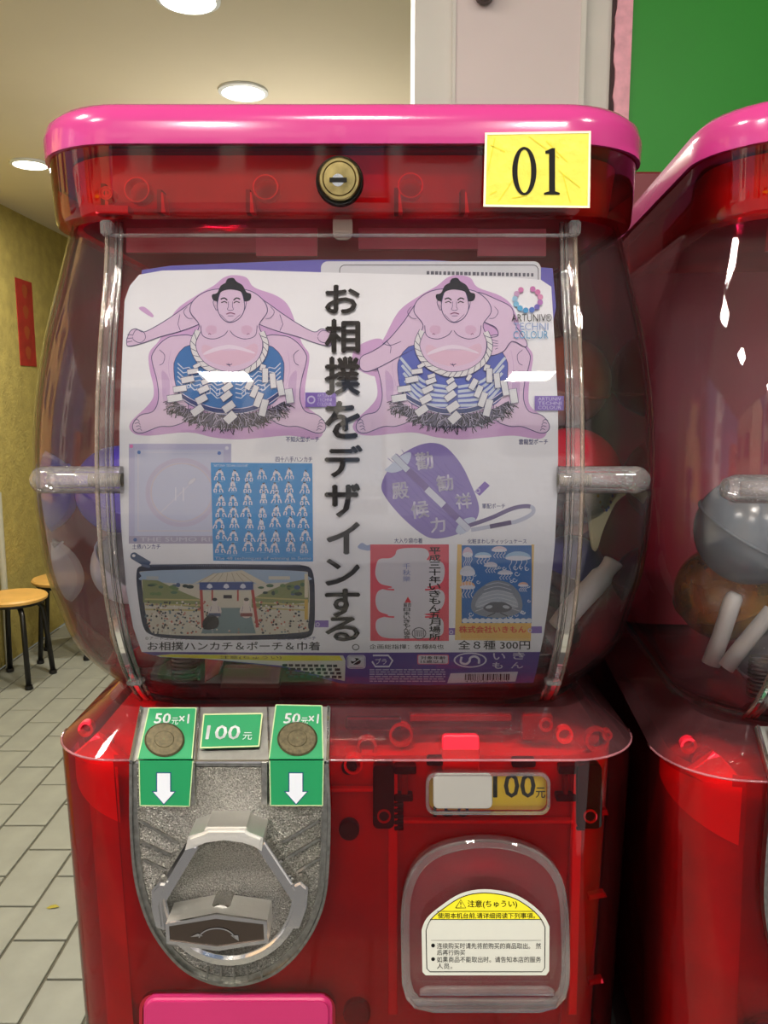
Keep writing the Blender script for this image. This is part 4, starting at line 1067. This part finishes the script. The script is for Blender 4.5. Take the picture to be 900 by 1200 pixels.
# ---------- zip pouch print
def f(i):
    out_ = cat([(160, 672), (166, 663), (190, 661.5), (260, 661), (330, 662), (358, 663), (367, 672), (369, 700), (368, 735), (360, 747), (330, 749), (260, 750), (200, 748), (178, 744), (168, 734), (162, 700)], 4, True)
    i.poly(out_, (40, 56, 86), 5)
    inn_ = cat([(166, 675), (172, 669), (260, 667), (350, 669), (361, 675), (363, 702), (361, 732), (353, 741), (260, 745), (190, 743), (175, 736), (169, 705)], 4, True)
    i.poly(inn_, (196, 190, 172), 6)
    i.poly(cat([(166, 675), (172, 669), (260, 667), (350, 669), (361, 675), (361, 680), (300, 684), (220, 684), (167, 680)], 4, True), (150, 172, 196), 7)
    i.poly([(167, 679), (185, 680), (215, 694), (235, 702), (235, 712), (168, 706)], (120, 128, 82), 8); i.poly([(361, 678), (340, 682), (310, 694), (295, 702), (295, 712), (362, 706)], (120, 128, 82), 8)
    random.seed(5)
    for k in range(26):
        x = random.choice((random.uniform(170, 225), random.uniform(305, 358))); y = 684 + random.uniform(0, 12)
        i.poly(ell(x, y, random.uniform(2, 5), random.uniform(1.5, 3), 8), random.choice(((70, 100, 74), (52, 84, 78), (90, 116, 70), (66, 84, 118))), 9)
    for s in (0, 1):
        for r in range(3):
            y = 702 + r * 6; x0, x1 = (170, 236) if s == 0 else (300, 360)
            i.line([(x0, y - (0 if s == 0 else 2)), (x1, y + 1)], 1.8, (176, 164, 108), 10)
    for k in range(460):
        x = random.uniform(171, 361); y = random.uniform(705, 742)
        if 246 < x < 296 and y < 733: continue
        i.poly(ell(x, y, random.uniform(.8, 1.7), random.uniform(.8, 1.6), 6), random.choice(((60, 66, 84), (206, 200, 190), (150, 120, 104), (92, 110, 120), (216, 208, 196), (40, 46, 60), (170, 90, 76))), 11 + k % 3)
    i.poly([(246, 712), (292, 712), (300, 742), (236, 742)], (106, 128, 132), 13)
    i.poly([(226, 684), (250, 672), (284, 668), (312, 683), (302, 684), (296, 681), (236, 682)], (200, 192, 170), 14)
    for k in range(7): i.line([(232 + 11 * k, 683), (252 + 5 * k, 671)], .6, (150, 140, 120), 15)
    i.rect(234, 682, 297, 691, (48, 70, 126), 16)
    for x in (246, 265.5, 285): i.poly([(x - 3.5, 688), (x - 2.5, 685), (x, 683.5), (x + 2.5, 685), (x + 3.5, 688), (x, 689.5)], (196, 204, 220), 17)
    for x, x2 in ((236, 238), (296, 302)): i.line([(x, 691), (x2, 735)], 3.4, (166, 62, 58), 16)
    for x in (249, 279): i.line([(x, 691), (x, 704)], 2, (166, 62, 58), 14)
    i.rect(262, 697, 272, 701, (60, 56, 70), 14)
    for x, c in ((252, (206, 196, 190)), (289, (214, 200, 190))):
        i.poly(ell(x, 716, 8, 8, 16), c, 18); i.poly(ell(x, 705, 3.6, 4, 12), c, 19); i.poly(ell(x, 702, 3, 2, 10), (34, 34, 44), 20)
        i.rect(x - 7, 718, x + 7, 722, (120, 60, 60) if x > 270 else (70, 80, 110), 19); i.line([(x - 4, 710), (x - 5, 716)], .5, LN, 20); i.line([(x + 4, 710), (x + 5, 716)], .5, LN, 20)
    i.poly(cat([(238, 728), (246, 720), (256, 724), (255, 735), (240, 737)], 3, True), (30, 32, 40), 19)
    i.rect(357, 672, 361, 700, (206, 196, 170), 14); i.rect(357, 702, 361, 726, (196, 160, 70), 14); i.rect(315, 675, 340, 679, (200, 196, 180), 14); i.rect(172, 675, 186, 679, (170, 176, 176), 14)
    # zip teeth and puller
    for k in range(70): i.rect(178 + k * 2.5, 661.2, 179.2 + k * 2.5, 663.4, (96, 110, 134), 7)
    i.line([(158, 652), (175, 662)], 8.5, (36, 62, 100), 8); i.poly(ell(157.5, 651.5, 4.6, 4.4, 16), (36, 62, 100), 8); i.poly(ell(157, 651, 2, 1.7, 12), (206, 206, 214), 9)
    i.line([(166, 662), (176, 664)], 3, (80, 96, 124), 9)
part('pouch_print', f, 'dark blue zip pouch print with a crowded ring scene')
# ---------- referee fan pouch
def f(i):
    shp = cat([(457, 547), (470, 533), (490, 522), (508, 519), (524, 525), (541, 545), (553, 570), (561, 592), (559, 607), (547, 620), (530, 628), (508, 631), (492, 624), (470, 605), (452, 583), (447, 568)], 4, True)
    i.poly(shp, (128, 112, 178), 3)
    for k in range(26):
        t_ = (k - 13) * 7
        pts = []
        for q in range(13):
            u = (q - 6) * 12; x = 504 + .72 * u - .68 * t_ * .9 + 2 * math.sin(q + k * .7); y = 576 + .70 * u + .66 * t_ * .9 + 2 * math.cos(q * .8 + k)
            if ((x - 504) * .7 + (y - 576) * .7) ** 2 / 70 ** 2 + ((x - 504) * .7 - (y - 576) * .7) ** 2 / 42 ** 2 < .82: pts.append((x, y))
        if len(pts) > 2: i.line(cat(pts, 3), .6, (106, 90, 160), 4)
    i.poly(cat([(455, 547), (470, 534), (481, 530), (480, 540), (472, 550), (460, 554), (451, 551)], 4, True), (186, 196, 220), 5)
    i.poly(cat([(534, 622), (541, 610), (553, 606), (557, 610), (548, 622), (540, 626)], 4, True), (186, 196, 220), 5)
    i.line([(461, 534), (549, 620)], 8, (112, 94, 150), 6); i.line([(461, 534), (478, 551)], 7, (190, 198, 216), 7); i.line([(500, 573), (520, 592)], 8, (204, 206, 222), 7)
    i.line([(536, 608), (550, 621)], 7, (196, 200, 218), 7)
    for ch, x, y, s_ in (('勸', 497, 540, 20), ('勧', 521, 566, 19), ('祥', 543, 587, 18), ('殿', 469, 575, 19), ('候', 492, 597, 20), ('力', 513, 615, 17)):
        i.text(ch, x - s_ / 2, y - s_ / 2, x + s_ / 2, y + s_ / 2, (212, 208, 226), 8, .02, -.12)
    i.poly([(556, 576), (568, 564), (574, 569), (562, 581)], (124, 98, 180), 4); i.line(ell(560, 575, 2.4, 2.4, 10), 1, (200, 196, 222), 5, True)
    loop = cat([(549, 616), (575, 607), (600, 596), (617, 593), (625, 596), (622, 603), (605, 611), (580, 616), (552, 621)], 5)
    i.line(loop, 4.6, (180, 184, 206), 5); i.line(loop[:18], 4.8, (104, 92, 136), 6); i.line([(574, 617), (599, 612)], 5.2, (86, 74, 112), 6)
part('fan_pouch_print', f, 'violet referee fan pouch print with white characters')
# ---------- red drawstring bag
def f(i):
    i.rect(434, 638, 526, 751, (214, 74, 92), 3)
    sh = cat([(441, 662), (445, 655), (457, 654), (463, 650), (466, 644), (480, 642), (498, 643), (503, 650), (500, 656), (508, 656), (519, 660), (521, 672), (516, 684), (500, 688), (518, 692), (521, 704), (514, 716), (497, 720), (516, 724), (520, 735), (514, 746), (480, 748), (450, 747), (441, 738), (442, 726), (455, 721), (444, 716), (440, 704), (444, 692), (460, 688), (446, 684), (440, 674)], 4, True)
    i.poly(sh, (204, 200, 210), 4)
    for x0, x1, y in ((441, 462, 688), (441, 462, 720), (498, 521, 688), (498, 521, 720)): i.line(cat([(x0, y - 2 if x0 < 450 else y + 3), ((x0 + x1) / 2, y + 2), (x1, y + (3 if x0 < 450 else -2))], 4), 2, (214, 74, 92), 5)
    for k, ch in enumerate('平成三十年いきもん五月場所'):
        i.text(ch, 503, 641.5 + k * 8.4, 516, 649 + k * 8.4, M_INK, 6, .03)
    for k, ch in enumerate('千秋樂'): i.text(ch, 472, 660 + k * 7.5, 481, 666.6 + k * 7.5, (110, 120, 176), 6)
    i.poly([(474, 706), (478, 699), (482, 706)], (206, 50, 60), 6)
    for k, ch in enumerate('日本いきもん協会'): i.text(ch, 473, 712 + k * 4.6, 480.5, 716.2 + k * 4.6, M_INK, 6, .03)
    i.text('組合', 473, 706, 482, 711, (70, 40, 50), 6, .02)
    i.line(ell(491, 742, 8, 6.5, 20), .9, (70, 66, 76), 6, True); 
    for k in range(7): i.line([(485.5 + k * 1.8, 738), (486 + k * 1.8, 746)], .7, (80, 76, 86), 6)
part('drawstring_bag_print', f, 'red and white drawstring bag print with black characters')
# ---------- tissue case
def f(i):
    i.poly([(536, 638), (541, 638), (541, 730), (623, 730), (623, 638), (626, 638), (622, 751), (533, 750)], (222, 184, 110), 3)
    i.rect(540, 730, 622, 748, (222, 172, 88), 4)
    i.rect(541, 639, 623, 730, (44, 100, 170), 4)
    random.seed(9)
    PL = (190, 200, 220)
    for x, y, rx, ry, c in ((566, 652, 10, 5, (150, 190, 222)), (585, 645, 9, 5, (206, 190, 206)), (575, 663, 8, 4.5, (196, 196, 214)), (607, 654, 15, 8, (150, 184, 216)), (547, 672, 9, 9, (200, 206, 220)), (545, 688, 9, 7, (222, 170, 130)), (548, 650, 6, 9, (206, 180, 200)), (592, 672, 9, 4, (190, 196, 216)), (613, 686, 6, 4, (216, 170, 150)), (565, 700, 6, 5, (200, 210, 226))):
        x = max(541 + rx * .75, min(623 - rx, x))
        i.poly(ell(x, y, rx, ry, 20, 0, PI, 2 * PI), c, 5); i.poly(ell(x, y, rx, ry * .35, 16), (210, 214, 228), 6)
        for k in range(4):
            xx = x + (k - 1.5) * rx * .4; i.line(cat([(xx, y), (xx + 1.5, y + ry * .6), (xx - 1.2, y + ry * 1.2), (xx + .8, y + ry * 1.8)], 3), .7, (206, 212, 228), 6)
    for k in range(34):
        x = random.uniform(544, 620); y = random.uniform(664, 704) if k % 2 else random.uniform(716, 728)
        r_ = random.uniform(1.8, 3.6); i.line([(x + r_ * (1 - q / 14) * math.cos(q * .6), y + r_ * (1 - q / 14) * math.sin(q * .6)) for q in range(11)], .8, (206, 214, 228), 7)
    i.poly(cat([(552, 712), (556, 696), (570, 684), (583, 680), (598, 684), (609, 696), (612, 712), (604, 720), (583, 724), (560, 720)], 4, True), (120, 128, 142), 8)
    i.poly(cat([(558, 712), (563, 698), (583, 692), (602, 698), (606, 712), (583, 708)], 4, True), (156, 164, 178), 9)
    for k in range(7): i.line(cat([(557 + k * 2, 716 - k * 5), (583, 709 - k * 4.4), (609 - k * 2, 716 - k * 5)], 4), .7, (186, 192, 206), 10)
    i.poly(cat([(566, 712), (574, 706), (583, 705), (592, 706), (600, 712), (592, 717), (574, 717)], 4, True), (84, 88, 98), 11)
    for s in (-1, 1): i.poly(ell(583 + s * 10, 711, 4.2, 2, 12, s * .2), (170, 178, 190), 12); i.line([(583 + s * 3, 718), (583 + s * 12, 722)], .9, (60, 64, 74), 12)
    for k in range(12): i.poly(ell(545 + k * 6.8, 727, 3.8, 3, 10), (206, 214, 226), 13); 
    i.text('株式会社いきもん', 538, 733.5, 616, 741.5, (214, 70, 50), 6, .03)
part('tissue_case_print', f, 'blue sea-life tissue case print with an orange band')
# ---------- violet foot strip and barcode
def f(i):
    i.poly([(166, 764), (400, 765), (633, 764), (629, 785), (625, 800), (500, 803), (400, 801), (330, 782), (240, 772), (180, 768)], (84, 66, 138), 1)
    i.poly([(183, 768), (200, 766.5), (402, 768), (405, 774), (404, 798), (390, 795), (330, 780), (240, 772), (188, 770)], (206, 204, 196), 2)
    i.poly([(186, 767.8), (200, 767), (398, 768.5), (402, 774), (330, 774.5), (240, 771.5), (190, 769.5)], (216, 204, 60), 3)
    i.text('注意(ちゅうい)', 258, 768.4, 330, 772.6, M_INK, 4)
    for r, t_ in enumerate(('安全確認型手袋丸', '注意切り小物類', '国 TC 567004', '電話 100 元')):
        pass
    for r in range(4):
        for k in range(9):
            x = 331 + r * 2 + k * 7.4; i.rect(x, 778 + r * 4.3 + k * .1, x + random.uniform(4, 6.4), 781 + r * 4.3 + k * .1, (70, 68, 70), 4)
    i.line(rrect(407, 768, 428, 783, 3), .8, (206, 206, 214), 3, True); i.rect(408, 769, 427, 782, (190, 190, 200), 2); i.poly(ell(417, 775, 6, 4, 10), M_INK, 4); i.poly(ell(414, 773, 3, 2, 10), (206, 206, 214), 5); i.line([(412, 779), (424, 771)], 1, (206, 206, 214), 5)
    WH = (214, 210, 226)
    i.line([(437, 768), (455, 768), (460, 774), (456, 781), (440, 781), (436, 775)], 2, WH, 3); i.text('プラ', 440, 771.5, 453, 778.5, WH, 3, .01)
    i.poly(rrect(489, 767, 526, 778.5, 2), (216, 110, 130), 3); i.poly(rrect(490.2, 768, 524.8, 777.5, 1.6), (212, 206, 216), 4); i.text('対象年齢', 493, 768.8, 522, 772.6, (60, 40, 60), 5, .02); i.text('15歳以上', 493, 773.4, 522, 777, (60, 40, 60), 5, .02)
    for r in range(6):
        x = 433
        while x < 520:
            w = random.uniform(3, 9); i.rect(x, 784 + r * 2.7, min(x + w, 522), 785.4 + r * 2.7, (176, 168, 206), 3); x += w + 1.2
    i.poly(ell(551, 773.5, 19.5, 8.8, 30), WH, 3); i.poly(ell(551, 773.5, 17.5, 7.4, 30), (84, 66, 138), 4)
    i.line(cat([(541, 769.5), (540, 776), (546, 778), (550, 775), (551, 771), (556, 769), (561, 772), (561, 777.5)], 4), 2.6, WH, 5)
    i.text('い', 578, 765.5, 592, 773, WH, 3, .02); i.text('き', 601, 764.5, 615, 772.5, WH, 3, .02); i.text('も', 577, 776, 589, 783.5, WH, 3, .02); i.text('ん', 599, 776, 613, 783, WH, 3, .02)
    i.poly([(528, 789), (607, 787), (604, 798.5), (524, 800.5)], WH, 3)
    x = 545
    while x < 597:
        w = random.choice((.7, 1.2, 1.8)); i.poly([(x, 789.5), (x + w, 789.5), (x + w - .4, 797), (x - .4, 797)], (30, 24, 50), 4); x += w + random.choice((.7, 1.1, 1.6))
    i.text('4 979750 795015', 545, 797.3, 596, 799.4, (40, 34, 60), 4)
part('foot_strip_print', f, 'violet strip with small print, emblem and barcode')

# ================================================================== CAPSULES
CAPG = 'toy capsules inside the machines'
def capsule(c, r, top, bottom, label, tilt=(0, 0, 0), sc=(1, 1, 1)):
    R = Matrix.Rotation(tilt[2], 3, 'Z') @ Matrix.Rotation(tilt[0], 3, 'X') @ Matrix.Rotation(tilt[1], 3, 'Y')
    o = root('toy_capsule', (c[0], c[1], c[2] - r), label, 'toy capsule', CAPG)
    mk('top_half', ball(c, r, sc, 28, 9, 0.02, PI / 2, R), top, o, True)
    mk('bottom_half', ball(c, r * .985, sc, 28, 9, -PI / 2, -0.02, R), bottom, o, True)
    V, Fs = [], []
    for k in range(28):
        a = 2 * PI * k / 28
        for q, h in ((1.0, .03), (1.035, .02), (1.035, -.02), (1.0, -.03)):
            V.append(R @ Vector((r * q * sc[0] * math.cos(a), r * q * sc[1] * math.sin(a), r * h)) + Vector(c))
    for k in range(28):
        for j in range(3): Fs.append((4 * k + j, 4 * ((k + 1) % 28) + j, 4 * ((k + 1) % 28) + j + 1, 4 * k + j + 1))
    mk('seam_ring', (V, Fs), bottom, o, True)
    return o
def W_(px, py, Y): return tuple(F(px, py, Y))
C_CLR = clear('capsule_clear', (.86, .84, .85), 1.6, .05, .08, (220, 215, 220))
C_VIO = mat('capsule_violet', (84, 62, 196), .22); C_RED = mat('capsule_red', (214, 30, 52), .22); C_ORG = mat('capsule_orange', (170, 74, 44), .35)
C_WHT = mat('capsule_white', (206, 200, 214), .3); C_GRY = mat('capsule_grey', (104, 112, 120), .22); C_YEL = clear('capsule_amber', (.86, .55, .16), 1.4, .08, .45, (206, 146, 60))
C_PNK = clear('capsule_rose', (.9, .45, .5), 1.4, .08, .35, (220, 120, 135)); C_BLU = mat('capsule_blue', (44, 40, 110), .3)
capsule(W_(141, 574, .478), .0265, C_VIO, C_VIO, 'purple toy capsule behind the left lock bar of the 01 machine', (.3, .5, 0))
capsule(W_(153, 663, .478), .0235, C_CLR, C_WHT, 'clear and white toy capsule under the purple one in the 01 machine', (.2, .7, 0))
capsule(W_(174, 738, .482), .0235, C_PNK, C_RED, 'rose and red toy capsule lowest at the left side of the 01 machine', (.2, -.6, 0))
rc = W_(669, 560, .478)
capsule(rc, .0300, C_RED, C_CLR, 'large red-topped toy capsule behind the right lock bar of the 01 machine', (-.15, .25, 0))
capsule(W_(662, 448, .505), .028, C_ORG, C_ORG, 'dull orange toy capsule highest at the right side of the 01 machine', (.3, .2, 0))
capsule(W_(668, 668, .482), .0215, C_BLU, C_CLR, 'dark blue toy capsule under the red one in the 01 machine', (.1, .3, 0))
capsule(W_(636, 738, .482), .0235, C_CLR, C_CLR, 'clear toy capsule lowest at the right side of the 01 machine', (.1, .3, 0))
# small painted mask toy inside the red-topped capsule
mo = root('toy_figure', (rc[0], rc[1], rc[2] - .024), 'beige fan-shaped toy with red and blue dots inside the red-topped capsule', 'toy')
bm = prism(cat([(683, 578), (690, 604), (694, 640), (700, 645), (708, 620), (722, 590), (735, 577), (708, 573)], 3, True), .462, .466, .001, 2)
mk('body', bm, mat('toy_beige', (214, 206, 168), .4), mo, 40)
ink = Ink()
for k, c in enumerate(((206, 150, 40), (206, 150, 40), (200, 60, 50), (200, 60, 50), (60, 70, 170), (60, 70, 170), (60, 70, 170), (60, 70, 170))):
    t_ = k / 7; x = 701 + 17 * t_; y = 578 + 20 * math.sin(PI * (.05 + .9 * t_)); i_ = ink.poly(ell(x, y, 1.6, 2.2, 10), c, 1)
ink.build('dots', mo, lambda x, y, l: F(x, y, .4617))
mk('face', prism(cat([(664, 590), (664, 618), (674, 628), (690, 622), (694, 604), (684, 588)], 3, True), .468, .474, .0012, 2), mat('toy_brown', (150, 84, 66), .5), mo, 40)
# white bone-like stick, and its two fellows in the second machine
def stick(name, pts, rad, label, m, group='white plastic sticks in the machines', kids=True):
    o = mk(name, tube(pts, rad, 14), m, None, True); put(o, label, 'stick', group); return o
M_STK = mat('stick_white', (212, 208, 206), .35)
stick('plastic_stick', cat([W_(655, 735, .452), W_(672, 712, .450), W_(700, 682, .448), W_(716, 662, .446), W_(720, 656, .446)], 4), [.0066] * 10 + [.0050, .0050, .0052, .0056, .0056, .0050, .003], 'white plastic stick in the lower right of the 01 machine', M_STK)

# ================================================================== SECOND MACHINE (turned a little towards the first)
m2 = copy_tree(mach)
TH = math.radians(-6)
m2['label'] = 'red and pink capsule vending machine at the right edge, angled, its front cut off'
m2.rotation_euler = (0, 0, TH)
# place so that its left front corner clears the first machine
m2.location = Vector((CX, .4, BASEZ)) + Vector((.3250, -.0310, -.0024))
for ch in list(m2.children):
    if ch.name.startswith('number_sticker'):
        for g in list(ch.children): bpy.data.objects.remove(g)
        bpy.data.objects.remove(ch)
capsule(W_(880, 622, .452), .0315, C_GRY, C_GRY, 'big grey speckled toy capsule in the right-hand machine', (.3, .4, 0))
capsule(W_(848, 695, .492), .0300, C_YEL, C_YEL, 'amber toy capsule under the grey one in the right-hand machine', (.3, -.4, 0))
capsule(W_(905, 770, .445), .020, C_CLR, C_WHT, 'small clear toy capsule at the foot of the right-hand machine', (.3, -.4, 0))
stick('plastic_stick', [W_(833, 778, .445), W_(845, 745, .444), W_(858, 705, .443), W_(861, 699, .443), W_(863, 695, .443)], [.0052, .0048, .0050, .0046, .003], 'steeper white stick in the right-hand machine', M_STK)
stick('plastic_stick', [W_(850, 782, .440), W_(872, 755, .438), W_(905, 715, .436)], [.0048, .0046, .0044], 'flatter white stick in the right-hand machine, cut by the photo edge', M_STK)

# ------------------------------------------------------------------ plinth the machines stand on
# stand, with a dark board added behind to darken the gap between machines
st = root('machine_stand', (.12, .55, 0), 'dark metal stand under the two capsule machines', 'stand')
mk('top_board', bbox_bm(-.20, .62, .33, .78, BASEZ - .034, BASEZ - .0025, .003, 1), mat('stand_dark', (36, 30, 32), .5), st)
mk('cabinet', bbox_bm(-.19, .61, .40, .77, .0, BASEZ - .034, .003, 1), mat('stand_red', (90, 14, 22), .5), st)
mk('added_dark_board', bbox_bm(-.12, .95, .775, .790, BASEZ - .034, Z0 + .205, .002, 1), mat('added_board_red', (96, 12, 26), .5), st)

# ================================================================== STREET BEHIND THE CAMERA (seen only as reflections)
plain('street', box(-40, 16, -24, YF, -.2, -.02), mat('asphalt', (120, 120, 122), .9, noise=(3, .1)))
plain('pavement', box(-40, WALLX - .13, YF, 8, -.2, -.02), mat('paving', (150, 146, 138), .9, noise=(3, .1)))
def building(x0, x1, y0, y1, h, c, wc, label, rows, cols, face='y'):
    o = root('street_building', ((x0 + x1) / 2, (y0 + y1) / 2, -.02), label, 'building', 'buildings across the street')
    mk('wall', box(x0, x1, y0, y1, -.02, h), mat('wall_%d_%d_%d' % c, c, .8), o)
    for r in range(rows):
        for k in range(cols):
            wz = 3.2 + r * 2.2
            if wz + 1.2 > h: continue
            if face == 'y':
                wx = x0 + (k + .5) * (x1 - x0) / cols; g = box(wx - .45, wx + .45, y1 - .02, y1 + .05, wz, wz + 1.2)
            else:
                wy = y0 + (k + .5) * (y1 - y0) / cols; g = box(x1 - .02, x1 + .05, wy - .45, wy + .45, wz, wz + 1.2)
            mk('window', g, mat('glass_%d' % wc[0], wc, .1), o)
    return o
building(-8.6, -5.2, -9, -6, 6.5, (186, 160, 132), (60, 70, 80), 'brown corner building across the street', 2, 2)
building(-4.6, -.6, -12, -8.5, 8.0, (206, 200, 190), (66, 80, 96), 'cream building across the street', 2, 3)
building(0.2, 4.5, -12, -8, 6.2, (200, 200, 204), (66, 80, 96), 'white building across the street', 2, 3)
building(5.0, 12.5, -13, -9, 10, (150, 140, 134), (60, 70, 84), 'tall grey building across the street, far right', 3, 4)
building(-19, -16, -5.2, -3.4, 13, (222, 218, 214), (90, 100, 116), 'slim white tower down the side street', 4, 1, 'x')
building(-15, -11, .8, 5.5, 7, (206, 160, 96), (70, 70, 70), 'ochre building down the side street', 2, 2, 'x')
building(-13.5, -12.0, -9.5, -7.2, 5, (196, 120, 96), (70, 70, 70), 'low brick-coloured building at the corner', 1, 1, 'x')
def sign(g, m, label): put(mk('shop_sign', g, m), label, 'sign')
sign(box(-7.3, -6.1, -5.98, -5.80, 1.10, 1.52), mat('yellow_sign', (255, 196, 20), .4, emit=2.2), 'lit yellow shop sign on the brown corner building')
sign(box(-7.2, -6.2, -5.98, -5.84, 1.95, 2.2), mat('green_sign', (30, 130, 90), .4, emit=.6), 'green shop sign above the yellow one on the corner building')
sign(box(-13.0, -12.7, -5.2, -5.0, .6, 2.2), mat('red_sign', (214, 30, 60), .4, emit=.8), 'upright red street sign down the side street')
# ceiling lamps nearer the street, in twin rows
for x, y in ((-.95, -.35), (-.05, -.35), (.85, -.35), (1.75, -.35), (-.95, .25), (1.75, .25), (-.5, -1.1), (.5, -1.1), (1.5, -1.1)):
    if x > 1.3: continue
    side = {-.95: 'far left', -.5: 'left', -.05: 'centre left', .5: 'right', .85: 'far right'}[x]
    downlight(x, y, .072, 'round downlight over the shop front behind the viewer, %s of the %s row' % (side, {-.35: 'middle', .25: 'inner', -1.1: 'street'}[y]), 10)
